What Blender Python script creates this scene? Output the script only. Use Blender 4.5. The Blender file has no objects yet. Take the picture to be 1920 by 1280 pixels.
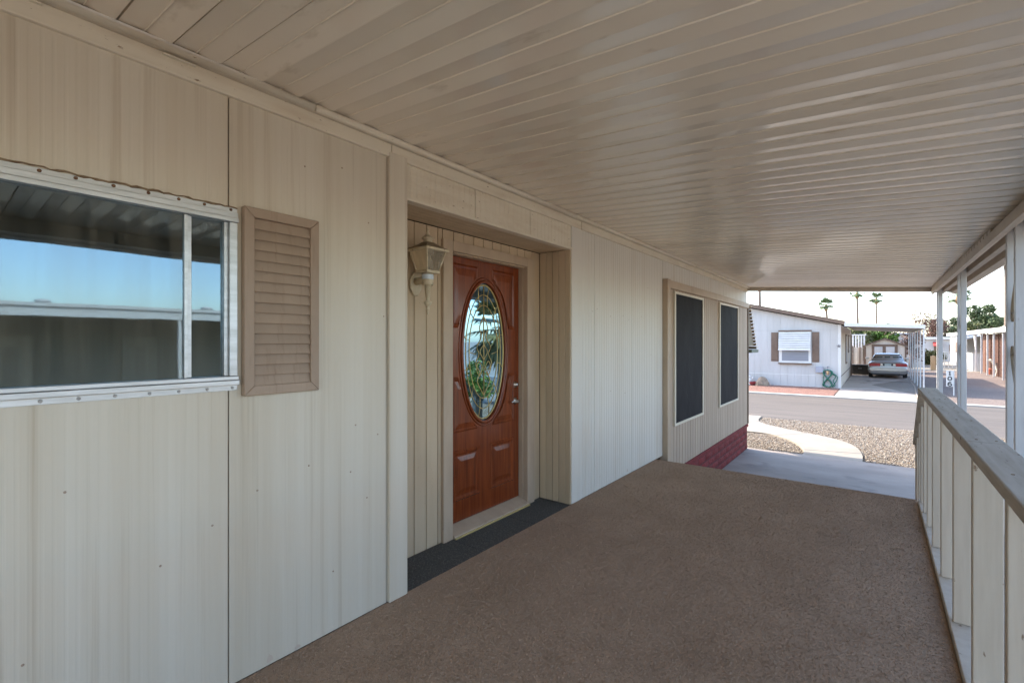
import bpy, math, random
import numpy as np
from mathutils import Vector, Matrix
random.seed(7); rng = np.random.default_rng(7)
R = math.radians
S = bpy.context.scene
COL = S.collection

# ------------------------------------------------------------------ camera, sky, sun, exposure
YAW = 37.584
cam = bpy.data.cameras.new('camera'); cam.sensor_width = 36; cam.lens = 890/1920*36
cam.clip_start = .05; cam.clip_end = 3000
co = bpy.data.objects.new('camera', cam); COL.objects.link(co)
co.location = (0, 0, 1.46); co.rotation_euler = (R(90), 0, R(YAW)); S.camera = co
SUN_EL, SUN_AZ = 41, -83            # azimuth clockwise from +Y
W = bpy.data.worlds.new('World'); S.world = W; W.use_nodes = True
nt = W.node_tree; bg = nt.nodes['Background']
sky = nt.nodes.new('ShaderNodeTexSky'); sky.sky_type = 'NISHITA'; sky.sun_disc = False
sky.sun_elevation = R(SUN_EL); sky.sun_rotation = R(SUN_AZ); sky.air_density = 1.0; sky.dust_density = 1.3
nt.links.new(sky.outputs[0], bg.inputs[0]); bg.inputs[1].default_value = .15
sl = bpy.data.lights.new('sun', 'SUN'); sl.energy = 2.0; sl.angle = R(.5); sl.color = (1, .89, .74)
so = bpy.data.objects.new('sun', sl); COL.objects.link(so); so.location = (-20, 5, 30)
az, el = R(SUN_AZ), R(SUN_EL)
sd = Vector((math.sin(az)*math.cos(el), math.cos(az)*math.cos(el), math.sin(el)))
so.rotation_euler = (-sd).to_track_quat('-Z', 'Y').to_euler()
S.view_settings.view_transform = 'Standard'; S.view_settings.look = 'None'
S.view_settings.exposure = 2.42; S.view_settings.gamma = 1; S.view_settings.use_curve_mapping = False
S.render.resolution_x = 1024; S.render.resolution_y = 682
S.render.engine = 'CYCLES'
S.cycles.max_bounces = 10; S.cycles.diffuse_bounces = 6; S.cycles.glossy_bounces = 5; S.cycles.transparent_max_bounces = 16

# ------------------------------------------------------------------ materials
MATS = {}
def mk(name, c, c2=None, rough=.6, scale=(4, 4, 4), detail=6, lo=.35, hi=.65, bump=0, bscale=(40, 40, 40), bdist=.01,
       ov=0.0, metal=0, spec=.5, c3=None, s3=(1, 1, 1), lo3=.5, hi3=.7, coat=0, rvar=0):
    m = bpy.data.materials.new(name); m.use_nodes = True; n = m.node_tree.nodes; L = m.node_tree.links
    p = n['Principled BSDF']; geo = n.new('ShaderNodeNewGeometry')
    def noise(sc, det):
        mp = n.new('ShaderNodeMapping'); mp.inputs['Scale'].default_value = sc; L.new(geo.outputs['Position'], mp.inputs[0])
        t = n.new('ShaderNodeTexNoise'); t.inputs['Scale'].default_value = 1; t.inputs['Detail'].default_value = det
        t.inputs['Roughness'].default_value = .6
        L.new(mp.outputs[0], t.inputs['Vector']); return t
    def rng_(sock, a, b, o0=0., o1=1.):
        q = n.new('ShaderNodeMapRange'); q.inputs[1].default_value = a; q.inputs[2].default_value = b
        q.inputs[3].default_value = o0; q.inputs[4].default_value = o1; L.new(sock, q.inputs[0]); return q.outputs[0]
    def mix(f, a, b, mode='MIX'):
        q = n.new('ShaderNodeMix'); q.data_type = 'RGBA'; q.blend_type = mode
        if isinstance(f, (int, float)): q.inputs[0].default_value = f
        else: L.new(f, q.inputs[0])
        for v, i in ((a, 6), (b, 7)):
            if isinstance(v, tuple): q.inputs[i].default_value = (*v, 1)
            else: L.new(v, q.inputs[i])
        return q.outputs[2]
    col = tuple(c)
    if c2:
        nz = noise(scale, detail); col = mix(rng_(nz.outputs[0], lo, hi), tuple(c), tuple(c2))
        if rvar: L.new(rng_(nz.outputs[0], .3, .7, max(.02, rough-rvar), min(1, rough+rvar)), p.inputs['Roughness'])
    if c3:
        n3 = noise(s3, 4); col = mix(rng_(n3.outputs[0], lo3, hi3), col, tuple(c3))
    if ov:
        oi = n.new('ShaderNodeObjectInfo'); v = rng_(oi.outputs['Random'], 0, 1, 1-ov, 1+ov)
        cm = n.new('ShaderNodeCombineColor')
        for i in range(3): L.new(v, cm.inputs[i])
        col = mix(1.0, col, cm.outputs[0], 'MULTIPLY')
    if isinstance(col, tuple): p.inputs['Base Color'].default_value = (*col, 1)
    else: L.new(col, p.inputs['Base Color'])
    if not (c2 and rvar): p.inputs['Roughness'].default_value = rough
    p.inputs['Metallic'].default_value = metal; p.inputs['Specular IOR Level'].default_value = spec
    p.inputs['Coat Weight'].default_value = coat; p.inputs['Coat Roughness'].default_value = .08
    if bump:
        nb = noise(bscale, 5); b = n.new('ShaderNodeBump'); b.inputs['Strength'].default_value = bump; b.inputs['Distance'].default_value = bdist
        L.new(nb.outputs[0], b.inputs['Height']); L.new(b.outputs[0], p.inputs['Normal'])
    MATS[name] = m; return m
def glass(name, tint, refl, rough=.02, bump=0, gc=(.72, .88, 1), dirt=.0):
    m = bpy.data.materials.new(name); m.use_nodes = True; n = m.node_tree.nodes; L = m.node_tree.links; n.clear()
    o = n.new('ShaderNodeOutputMaterial'); t = n.new('ShaderNodeBsdfTransparent'); t.inputs[0].default_value = (*tint, 1)
    g = n.new('ShaderNodeBsdfGlossy'); g.inputs['Roughness'].default_value = rough; g.inputs[0].default_value = (*gc, 1)
    fr = n.new('ShaderNodeFresnel'); fr.inputs[0].default_value = 1.5
    a = n.new('ShaderNodeMath'); a.operation = 'ADD'; a.use_clamp = True; a.inputs[1].default_value = refl; L.new(fr.outputs[0], a.inputs[0])
    mx = n.new('ShaderNodeMixShader'); L.new(a.outputs[0], mx.inputs[0]); L.new(t.outputs[0], mx.inputs[1]); L.new(g.outputs[0], mx.inputs[2])
    geo = n.new('ShaderNodeNewGeometry'); out = mx.outputs[0]
    if bump:
        z = n.new('ShaderNodeTexNoise'); z.inputs['Scale'].default_value = 3; L.new(geo.outputs['Position'], z.inputs['Vector'])
        b = n.new('ShaderNodeBump'); b.inputs['Strength'].default_value = bump; b.inputs['Distance'].default_value = .004
        L.new(z.outputs[0], b.inputs['Height']); L.new(b.outputs[0], g.inputs['Normal'])
    if dirt:
        mp = n.new('ShaderNodeMapping'); mp.inputs['Scale'].default_value = (30, 30, 1.6); L.new(geo.outputs['Position'], mp.inputs[0])
        z = n.new('ShaderNodeTexNoise'); z.inputs['Scale'].default_value = 1; z.inputs['Detail'].default_value = 8; L.new(mp.outputs[0], z.inputs['Vector'])
        q = n.new('ShaderNodeMapRange'); q.inputs[1].default_value = .35; q.inputs[2].default_value = .75; q.inputs[3].default_value = dirt*.3; q.inputs[4].default_value = dirt*1.6; L.new(z.outputs[0], q.inputs[0])
        df = n.new('ShaderNodeBsdfDiffuse'); df.inputs[0].default_value = (.42, .38, .30, 1)
        m2 = n.new('ShaderNodeMixShader'); L.new(q.outputs[0], m2.inputs[0]); L.new(out, m2.inputs[1]); L.new(df.outputs[0], m2.inputs[2]); out = m2.outputs[0]
    L.new(out, o.inputs[0]); MATS[name] = m; return m

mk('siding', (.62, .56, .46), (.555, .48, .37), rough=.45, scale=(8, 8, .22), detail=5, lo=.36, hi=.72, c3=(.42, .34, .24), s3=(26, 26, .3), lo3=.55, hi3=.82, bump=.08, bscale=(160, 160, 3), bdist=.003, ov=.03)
mk('siding_ribbed', (.64, .60, .53), (.56, .49, .40), rough=.5, scale=(7, 7, .5), detail=6, lo=.5, hi=.8, c3=(.45, .36, .26), s3=(40, 40, 30), lo3=.70, hi3=.74, ov=.02)
mk('trim_white', (.68, .61, .49), (.57, .475, .355), rough=.55, scale=(5, 2.2, 14), lo=.45, hi=.75, c3=(.25, .17, .1), s3=(60, 25, 60), lo3=.66, hi3=.72, bump=.2, bscale=(50, 50, 50), bdist=.003)
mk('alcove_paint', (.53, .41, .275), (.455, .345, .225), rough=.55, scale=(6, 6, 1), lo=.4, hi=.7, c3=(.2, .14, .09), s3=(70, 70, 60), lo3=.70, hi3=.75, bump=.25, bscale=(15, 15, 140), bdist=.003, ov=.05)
mk('taupe_trim', (.47, .36, .255), (.40, .295, .205), rough=.55, scale=(6, 6, 2), lo=.4, hi=.7, c3=(.18, .11, .07), s3=(50, 50, 50), lo3=.71, hi3=.76, bump=.2, bscale=(30, 30, 120), bdist=.003)
mk('shutter_paint', (.37, .272, .198), (.325, .235, .168), rough=.6, scale=(6, 6, 3), lo=.4, hi=.7, c3=(.25, .165, .11), s3=(8, 50, 4), lo3=.55, hi3=.85, ov=.05)
mk('tan_board', (.43, .335, .25), (.38, .285, .205), rough=.6, scale=(20, 20, 1.5), lo=.4, hi=.7, bump=.2, bscale=(100, 100, 6), bdist=.003, ov=.05)
mk('brown_trim', (.20, .14, .09), (.15, .1, .065), rough=.6, scale=(20, 20, 3))
mk('ceiling', (.78, .69, .57), (.72, .625, .50), rough=.13, scale=(.7, 1.0, 1), detail=3, lo=.3, hi=.72, c3=(.50, .40, .29), s3=(3.5, 9, 1), lo3=.62, hi3=.84, bump=.13, bscale=(.8, 7, 3), bdist=.004, ov=.06, spec=1.0, rvar=.05)
mk('beam', (.50, .42, .33), (.42, .34, .26), rough=.45, scale=(6, 3, 6), bump=.1, bscale=(20, 20, 20))
mk('aluminium', (.62, .63, .64), (.48, .49, .49), rough=.38, scale=(40, 5, 40), metal=.75, bump=.1, bscale=(10, 120, 120), bdist=.002)
mk('post_white', (.52, .52, .52), (.45, .44, .43), rough=.45, scale=(20, 20, 3), lo=.4, hi=.7, c3=(.3, .24, .18), s3=(30, 30, 6), lo3=.68, hi3=.8)
mk('rust', (.22, .12, .06), (.10, .05, .03), rough=.8, scale=(80, 80, 80))
mk('bare_metal', (.53, .43, .34), rough=.6)
mk('caulk', (.33, .24, .15), (.16, .1, .06), rough=.8, scale=(60, 40, 60), bump=.5, bscale=(150, 90, 150))
mk('carpet', (.46, .325, .225), (.36, .25, .17), rough=.95, scale=(2.4, 1.6, 2), detail=8, lo=.3, hi=.7, spec=.05)
mk('carpet_pile', (.56, .405, .285), (.45, .32, .22), rough=.95, scale=(2.4, 1.6, 2), detail=8, lo=.3, hi=.7, c3=(.25, .17, .115), s3=(420, 420, 420), lo3=.40, hi3=.60, spec=.05)
mk('plywood', (.35, .27, .19), (.28, .2, .14), rough=.8)
mk('mat_rubber', (.085, .076, .064), (.17, .15, .125), rough=.95, scale=(140, 70, 60), lo=.48, hi=.70, bump=.6, bscale=(220, 60, 40), bdist=.004, spec=.05)
mk('rail_paint', (.58, .50, .40), (.51, .425, .33), rough=.65, scale=(20, 20, 1.6), lo=.4, hi=.7, c3=(.24, .16, .105), s3=(20, 20, 9), lo3=.675, hi3=.715, bump=.35, bscale=(60, 60, 5), bdist=.003, ov=.06)
mk('rail_cap', (.47, .41, .34), (.36, .30, .235), rough=.7, scale=(30, 2.5, 30), lo=.35, hi=.65, c3=(.12, .095, .075), s3=(40, 9, 30), lo3=.66, hi3=.70, bump=.5, bscale=(70, 6, 70), bdist=.003)
mk('door_wood', (.25, .053, .013), (.11, .021, .006), rough=.27, scale=(26, 26, 1.6), detail=9, lo=.28, hi=.72, c3=(.085, .017, .006), s3=(90, 90, 2.5), lo3=.52, hi3=.75, bump=.06, bscale=(60, 60, 5), spec=.4, coat=.1)
mk('brass', (.62, .47, .20), rough=.45, metal=.5)
mk('nickel', (.50, .48, .45), rough=.25, metal=1)
mk('lantern_paint', (.60, .53, .39), (.52, .43, .29), rough=.45, scale=(25, 25, 25), c3=(.22, .16, .1), s3=(35, 35, 35), lo3=.62, hi3=.75)
mk('lantern_top', (.17, .12, .07), (.3, .24, .16), rough=.6, scale=(40, 40, 40))
mk('sensor', (.6, .68, .75), rough=.25)
mk('screen', (.014, .014, .017), (.026, .025, .028), rough=.7, scale=(5, 3, 1.2), lo=.35, hi=.65, spec=.09, bump=.4, bscale=(3, 2.2, 2), bdist=.03)
mk('screen_frame', (.66, .6, .48), rough=.5)
mk('brick_red', (.22, .026, .026), (.15, .017, .019), rough=.75, scale=(18, 14, 18), bump=.9, bscale=(28, 20, 34), bdist=.02, ov=.1, spec=.25)
mk('mortar_red', (.07, .01, .011), rough=.8)
mk('interior', (.06, .052, .045), (.04, .035, .03), rough=.9, scale=(1, 1, 1))
mk('curtain', (.3, .28, .25), rough=.9)
mk('asphalt', (.125, .103, .085), (.088, .073, .061), rough=.9, scale=(.25, 2.2, 1), lo=.32, hi=.68, c3=(.05, .043, .038), s3=(.35, 9, 1), lo3=.60, hi3=.66, bump=.6, bscale=(50, 50, 50), bdist=.01)
mk('concrete', (.29, .255, .208), (.25, .218, .176), rough=.85, scale=(1.5, 1.5, 1.5), c3=(.20, .17, .138), s3=(4, 4, 4), lo3=.55, hi3=.8, bump=.25, bscale=(40, 40, 40))
mk('pad_concrete', (.34, .285, .24), (.255, .21, .175), rough=.75, scale=(.9, 1.8, 1), lo=.35, hi=.65, c3=(.16, .13, .115), s3=(1.6, 3, 1), lo3=.56, hi3=.75, bump=.2, bscale=(40, 40, 40))
mk('drive_concrete', (.42, .36, .31), (.36, .305, .26), rough=.85, scale=(.8, .8, 1), c3=(.28, .23, .19), s3=(1.6, .5, 1), lo3=.58, hi3=.7)
mk('light_concrete', (.56, .465, .345), (.50, .41, .30), rough=.85, scale=(1.5, 1.5, 1.5))
mk('kerb', (.36, .335, .30), (.30, .28, .25), rough=.85, scale=(3, 3, 3))
mk('ground', (.30, .255, .21), (.23, .195, .16), rough=.95, scale=(.5, .5, .5), c3=(.16, .13, .11), s3=(30, 30, 30), lo3=.5, hi3=.62, bump=.8, bscale=(30, 30, 30), bdist=.02)
mk('gravel_brown', (.235, .18, .148), (.18, .135, .112), rough=.95, scale=(.7, .7, .7), c3=(.11, .08, .066), s3=(26, 26, 26), lo3=.46, hi3=.58, bump=.8, bscale=(26, 26, 26), bdist=.03)
mk('gravel_red', (.30, .165, .125), (.235, .12, .09), rough=.95, scale=(2, 2, 2), c3=(.14, .065, .05), s3=(24, 24, 24), lo3=.46, hi3=.58, bump=.9, bscale=(24, 24, 24), bdist=.03)
for i, c in enumerate([(.30, .25, .19), (.25, .195, .14), (.35, .315, .27), (.19, .145, .11), (.12, .09, .07)]):
    mk('pebble%d' % i, c, tuple(v*.75 for v in c), rough=.85, scale=(40, 40, 40))
mk('white_siding', (.49, .47, .455), (.44, .42, .40), rough=.6, scale=(3, 3, .6), ov=.025)
mk('cream_siding', (.62, .55, .46), (.56, .48, .4), rough=.6, scale=(3, 3, .6))
mk('olive_light', (.34, .32, .255), rough=.7)
mk('olive_wall', (.30, .28, .22), (.25, .235, .185), rough=.7, scale=(2, 2, .5))
mk('brown_paint', (.165, .105, .072), (.13, .082, .056), rough=.6, scale=(4, 4, 4))
mk('white_paint', (.64, .62, .59), (.58, .56, .53), rough=.5, scale=(3, 3, 3))
mk('grey_box', (.30, .31, .36), rough=.5)
mk('blind_grey', (.23, .24, .27), (.19, .2, .23), rough=.3, scale=(1, 1, 14))
mk('hose', (.012, .12, .075), rough=.4)
mk('rock', (.33, .25, .18), (.22, .165, .12), rough=.9, scale=(6, 6, 6), bump=.6, bscale=(14, 14, 14), bdist=.05)
mk('star_metal', (.18, .17, .17), rough=.5)
mk('car_paint', (.47, .46, .455), rough=.28, metal=.55, coat=.6, spec=.6)
mk('car_trim', (.05, .05, .052), rough=.5)
mk('tail_red', (.36, .012, .02), rough=.2, coat=.4)
mk('chrome', (.6, .6, .6), rough=.15, metal=1)
mk('tyre', (.02, .02, .02), rough=.85)
mk('plate_white', (.62, .68, .66), (.4, .48, .46), rough=.5, scale=(30, 30, 30))
mk('car_seat', (.12, .13, .12), rough=.8)
mk('black_plastic', (.014, .014, .016), (.03, .028, .026), rough=.55, scale=(6, 6, 6))
mk('lattice', (.16, .075, .045), (.12, .055, .035), rough=.8, scale=(5, 5, 5))
mk('wood_orange', (.52, .34, .18), (.44, .27, .13), rough=.7, scale=(10, 10, 2))
mk('awning_blue', (.42, .44, .48), rough=.5)
mk('awning_red', (.45, .05, .04), rough=.7)
mk('awning_brown', (.21, .15, .085), (.15, .11, .06), rough=.6, scale=(6, 6, 6))
mk('awning_cream', (.62, .5, .3), rough=.55)
mk('awning_green', (.13, .15, .11), rough=.6)
mk('terracotta', (.45, .12, .06), rough=.8)
mk('roof_grey', (.42, .40, .38), (.36, .34, .32), rough=.8, scale=(2, 2, 2))
mk('bark', (.17, .12, .09), (.11, .075, .055), rough=.9, scale=(8, 8, 3), bump=.5, bscale=(20, 20, 8), bdist=.03)
mk('palm_bark', (.22, .165, .125), (.15, .11, .085), rough=.9, scale=(3, 3, 12), bump=.5, bscale=(8, 8, 30), bdist=.03)
mk('skirt_dry', (.33, .22, .12), (.22, .14, .075), rough=.9, scale=(6, 6, 6))
def leafmat(name, c, c2):
    m = mk(name, c, c2, rough=.55, scale=(1.1, 1.1, 1.1), lo=.3, hi=.7, spec=.3)
    p = m.node_tree.nodes['Principled BSDF']; p.inputs['Subsurface Weight'].default_value = 0
    return m
leafmat('leaf_bright', (.10, .165, .022), (.055, .10, .014)); leafmat('leaf_dark', (.085, .115, .05), (.05, .075, .03))
leafmat('leaf_palm', (.14, .19, .085), (.09, .13, .055)); leafmat('leaf_palm_dry', (.20, .165, .06), (.12, .11, .04))
leafmat('leaf_dead', (.13, .066, .046), (.085, .045, .033)); leafmat('leaf_olive', (.12, .125, .045), (.075, .085, .03))
glass('window_glass', (.55, .57, .55), .09, bump=.06, gc=(.58, .81, 1), dirt=.09); glass('door_glass', (.45, .47, .45), .0, bump=.02, gc=(.24, .40, .53)); glass('lamp_glass', (.80, .74, .62), .03, rough=.3, gc=(1, .93, .8), dirt=.3)
glass('car_glass', (.16, .22, .19), .04)
MATS['lamp_glass']

# ------------------------------------------------------------------ mesh builder
def unit(v): return v/ (np.linalg.norm(v)+1e-12)
class MB:
    def __init__(s): s.v = []; s.f = []
    def add(s, vs, fs):
        o = len(s.v); s.v += [tuple(map(float, p)) for p in vs]; s.f += [tuple(i+o for i in f) for f in fs]; return s
    def box(s, x0, x1, y0, y1, z0, z1):
        return s.add([(x0,y0,z0),(x1,y0,z0),(x1,y1,z0),(x0,y1,z0),(x0,y0,z1),(x1,y0,z1),(x1,y1,z1),(x0,y1,z1)],
                     [(3,2,1,0),(4,5,6,7),(0,1,5,4),(1,2,6,5),(2,3,7,6),(3,0,4,7)])
    def prism(s, poly, ax, a, b):
        """poly: 2D points; ax: axis of extrusion. ax='x': (y,z); 'y': (x,z); 'z': (x,y)"""
        def P(p, t): return {'x': (t, p[0], p[1]), 'y': (p[0], t, p[1]), 'z': (p[0], p[1], t)}[ax]
        n = len(poly); vs = [P(p, a) for p in poly]+[P(p, b) for p in poly]
        fs = [tuple(range(n))[::-1], tuple(range(n, 2*n))]+[(i, (i+1) % n, n+(i+1) % n, n+i) for i in range(n)]
        return s.add(vs, fs)
    def tube(s, path, r, n=8, closed=False, caps=True):
        P = [np.array(p, float) for p in path]; m = len(P); rs = r if isinstance(r, (list, tuple)) else [r]*m
        vs = []; up = np.array((.137, .29, .947))
        for i, p in enumerate(P):
            if closed: t = unit(P[(i+1) % m]-P[i-1])
            else: t = unit(P[min(i+1, m-1)]-P[max(i-1, 0)])
            a = unit(np.cross(t, up))
            if np.linalg.norm(np.cross(t, up)) < .05: a = unit(np.cross(t, np.array((1., 0, 0))))
            b = np.cross(t, a)
            for k in range(n):
                q = 2*math.pi*k/n; vs.append(p+rs[i]*(math.cos(q)*a+math.sin(q)*b))
        fs = []
        for i in range(m if closed else m-1):
            j = (i+1) % m
            for k in range(n): fs.append((i*n+k, i*n+(k+1) % n, j*n+(k+1) % n, j*n+k))
        if caps and not closed: fs += [tuple(range(n))[::-1], tuple(range((m-1)*n, m*n))]
        return s.add(vs, fs)
    def lathe(s, prof, c, n=16, ax='z'):
        vs = []
        for r, h in prof:
            for k in range(n):
                q = 2*math.pi*k/n; a, b = r*math.cos(q), r*math.sin(q)
                vs.append({'z': (c[0]+a, c[1]+b, c[2]+h), 'x': (c[0]+h, c[1]+a, c[2]+b), 'y': (c[0]+b, c[1]+h, c[2]+a)}[ax])
        m = len(prof); fs = [(i*n+k, i*n+(k+1) % n, (i+1)*n+(k+1) % n, (i+1)*n+k) for i in range(m-1) for k in range(n)]
        fs += [tuple(range(n))[::-1], tuple(range((m-1)*n, m*n))]
        return s.add(vs, fs)
    def build(s, name, mat, parent=None, smooth=False, bevel=0):
        off = Vector((0, 0, 0)); p = parent
        while p: off += p.location; p = p.parent
        me = bpy.data.meshes.new(name)
        me.from_pydata([(v[0]-off.x, v[1]-off.y, v[2]-off.z) for v in s.v], [], s.f); me.validate()
        me.materials.append(MATS[mat] if isinstance(mat, str) else mat)
        if smooth: me.polygons.foreach_set('use_smooth', [True]*len(me.polygons))
        o = bpy.data.objects.new(name, me); COL.objects.link(o)
        if parent: o.parent = parent
        if bevel:
            b = o.modifiers.new('bevel', 'BEVEL'); b.width = bevel; b.segments = 2; b.limit_method = 'ANGLE'; b.angle_limit = R(40)
        import bmesh
        bm = bmesh.new(); bm.from_mesh(me); bmesh.ops.recalc_face_normals(bm, faces=bm.faces); bm.to_mesh(me); bm.free()
        return o
def box(name, mat, parent, x0, x1, y0, y1, z0, z1, bevel=.003): return MB().box(x0, x1, y0, y1, z0, z1).build(name, mat, parent, bevel=bevel)
def thing(name, label, cat, loc, group=None):
    o = bpy.data.objects.new(name, None); COL.objects.link(o); o.location = loc; o.empty_display_size = .2
    return tag(o, label, cat, group)
def tag(o, label=None, cat=None, group=None, kind=None):
    if label: o['label'] = label
    if cat: o['category'] = cat
    if group: o['group'] = group
    if kind: o['kind'] = kind
    return o
def struct(o): o['kind'] = 'structure'; return o
def copy_obj(o, dloc, parent):
    c = o.copy(); COL.objects.link(c); c.parent = parent; c.location = Vector(o.location)+Vector(dloc); return c
G0 = -.85                                    # ground level; deck carpet is z = 0
def gz(y): return G0 if y < 23.6 else min(-.70, -.83+.13*(y-23.6)/6.4)
def sheet(name, mat, poly, dz=0, thick=0, zf=None):
    zf = zf or (lambda x, y: gz(y))
    m = MB(); n = len(poly); vs = [(x, y, zf(x, y)+dz) for x, y in poly]
    if thick:
        vs += [(x, y, zf(x, y)+dz-thick) for x, y in poly]
        m.add(vs, [tuple(range(n)), tuple(range(2*n-1, n-1, -1))]+[(i, n+i, n+(i+1) % n, (i+1) % n) for i in range(n)])
    else: m.add(vs, [tuple(range(n))])
    return struct(m.build(name, mat))

# ------------------------------------------------------------------ the setting
ys = [-1200, -40, 0, 23.6, 30, 60, 200, 1500]
m = MB(); xs = [-1200, -30, 30, 1200]
m.add([(x, y, gz(y)-.02 if y >= 23.6 else G0) for y in ys for x in xs],
      [(j*4+i, j*4+i+1, j*4+i+5, j*4+i+4) for j in range(len(ys)-1) for i in range(3)])
struct(m.build('ground', 'ground'))
sheet('street', 'asphalt', [(-300, 16.05), (300, 16.05), (300, 23.3), (-300, 23.3)], .006, zf=lambda x, y: G0)
sheet('kerb_strip', 'kerb', [(-300, 23.3), (300, 23.3), (300, 23.75), (-300, 23.75)], .05, .2, zf=lambda x, y: G0)
sheet('concrete_pad', 'pad_concrete', [(-2.22, 5.0), (.9, 5.0), (.9, 11.04), (-2.22, 11.04)], .06, .1)
def cat(pts, k=6):
    P = [np.array(p, float) for p in pts]; P = [2*P[0]-P[1]]+P+[2*P[-1]-P[-2]]; out = []
    for i in range(1, len(P)-2):
        for t in np.arange(k)/k:
            a, b, c, d = P[i-1:i+3]; out.append(tuple(.5*((2*b)+(c-a)*t+(2*a-5*b+4*c-d)*t*t+(3*b-a-3*c+d)*t**3)))
    out.append(tuple(P[-2])); return out
left = cat([(-1.20, 11.05), (-1.21, 11.5), (-1.42, 12.2), (-1.75, 12.75), (-2.15, 13.1), (-2.8, 13.15), (-3.6, 13.3), (-4.6, 14.2), (-5.0, 16.0)])
right = cat([(-.22, 11.05), (-.25, 11.9), (-.42, 12.75), (-.85, 13.4), (-1.75, 14.0), (-2.45, 14.6), (-2.72, 15.2), (-2.78, 16.03)])
struct(sheet('front_path', 'concrete', right+left[::-1], .05, .1))
sheet('driveway', 'drive_concrete', [(-1.42, 23.76), (1.25, 23.76), (1.45, 30), (1.5, 40), (-1.3, 40), (-1.33, 30)], .012)
for y in (27.0, 32.5): struct(MB().box(-1.33, 1.4, y, y+.03, gz(y)+.006, gz(y)+.018).build('driveway_joint', 'car_trim'))
sheet('driveway_apron', 'concrete', [(1.2, 23.76), (1.25, 23.76), (1.5, 40), (1.44, 40)], .016)
sheet('gravel_bed', 'gravel_red', [(-14, 23.76), (-1.47, 23.76), (-1.39, 27.25), (-14, 27.25)], .01)
sheet('side_yard', 'gravel_brown', [(1.7, 23.76), (14, 23.76), (14, 46), (1.8, 46), (1.6, 30)], .01)
sheet('far_drive', 'concrete', [(1.9, 46), (14, 46), (14, 58), (1.9, 58)], .02)
sheet('side_driveway', 'light_concrete', [(1.2, -14), (8.3, -14), (8.3, 10), (1.2, 10)], .004)

for a, b in (((-1.93, 12.97), (-1.36, 13.73)), ((-1.22, 11.6), (-.25, 11.9)), ((-3.4, 13.25), (-2.66, 15.0))):
    d = np.array((b[0]-a[0], b[1]-a[1])); nn = np.array((-d[1], d[0]))/np.linalg.norm(d)*.008
    struct(MB().add([(a[0]-nn[0], a[1]-nn[1], G0+.053), (b[0]-nn[0], b[1]-nn[1], G0+.053), (b[0]+nn[0], b[1]+nn[1], G0+.053), (a[0]+nn[0], a[1]+nn[1], G0+.053)], [(0, 1, 2, 3)]).build('path_joint', 'car_trim'))
# pebbles of the front yard, one mass nobody could count
def pebbles(name, n, region, label):
    base = np.array([(1,0,0),(-1,0,0),(0,1,0),(0,-1,0),(0,0,1),(0,0,-1)], float)
    F = np.array([(0,2,4),(2,1,4),(1,3,4),(3,0,4),(2,0,5),(1,2,5),(3,1,5),(0,3,5)])
    pts = region(n); n = len(pts)
    sc = (.006+.020*rng.random((n, 1, 1))**1.8)*rng.uniform(.6, 1.3, (n, 1, 3)); sc[:, :, 2] *= .7
    V = base[None]*sc*rng.uniform(.75, 1.2, (n, 6, 1)); a = rng.uniform(0, 6.28, n); t = rng.uniform(-.5, .5, n)
    ca, sa = np.cos(a)[:, None], np.sin(a)[:, None]
    x = V[..., 0]*ca-V[..., 1]*sa; y = V[..., 0]*sa+V[..., 1]*ca; z = V[..., 2]+x*np.sin(t)[:, None]*.6
    V = np.stack([x, y, z], -1)+np.concatenate([pts, np.full((n, 1), G0+.012)], 1)[:, None]
    fc = (F[None]+(np.arange(n)*6)[:, None, None]).reshape(-1, 3)
    me = bpy.data.meshes.new(name); me.vertices.add(n*6); me.vertices.foreach_set('co', V.reshape(-1))
    me.loops.add(len(fc)*3); me.loops.foreach_set('vertex_index', fc.reshape(-1).astype(np.int32))
    me.polygons.add(len(fc)); me.polygons.foreach_set('loop_start', np.arange(0, len(fc)*3, 3, dtype=np.int32))
    for i in range(5): me.materials.append(MATS['pebble%d' % i])
    me.polygons.foreach_set('material_index', np.repeat(rng.choice(5, n, p=[.3, .27, .16, .17, .1]), 8).astype(np.int32))
    me.update(calc_edges=True); me.validate()
    o = bpy.data.objects.new(name, me); COL.objects.link(o); tag(o, label, 'gravel', kind='stuff'); return o
LP = np.array(left); RP = np.array(right)
def yard(n):
    p = np.stack([rng.uniform(-5.5, 6.5, n), rng.uniform(11.0, 16.02, n)], 1)
    lx = np.interp(p[:, 1], np.maximum.accumulate(LP[:, 1]), LP[:, 0]); rx = np.interp(p[:, 1], np.maximum.accumulate(RP[:, 1]), RP[:, 0])
    keep = ((p[:, 0] < lx-.01) | (p[:, 0] > rx+.01)); return p[keep]
pebbles('gravel', 150000, yard, 'tan and grey gravel on both sides of the curved front path')

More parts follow.
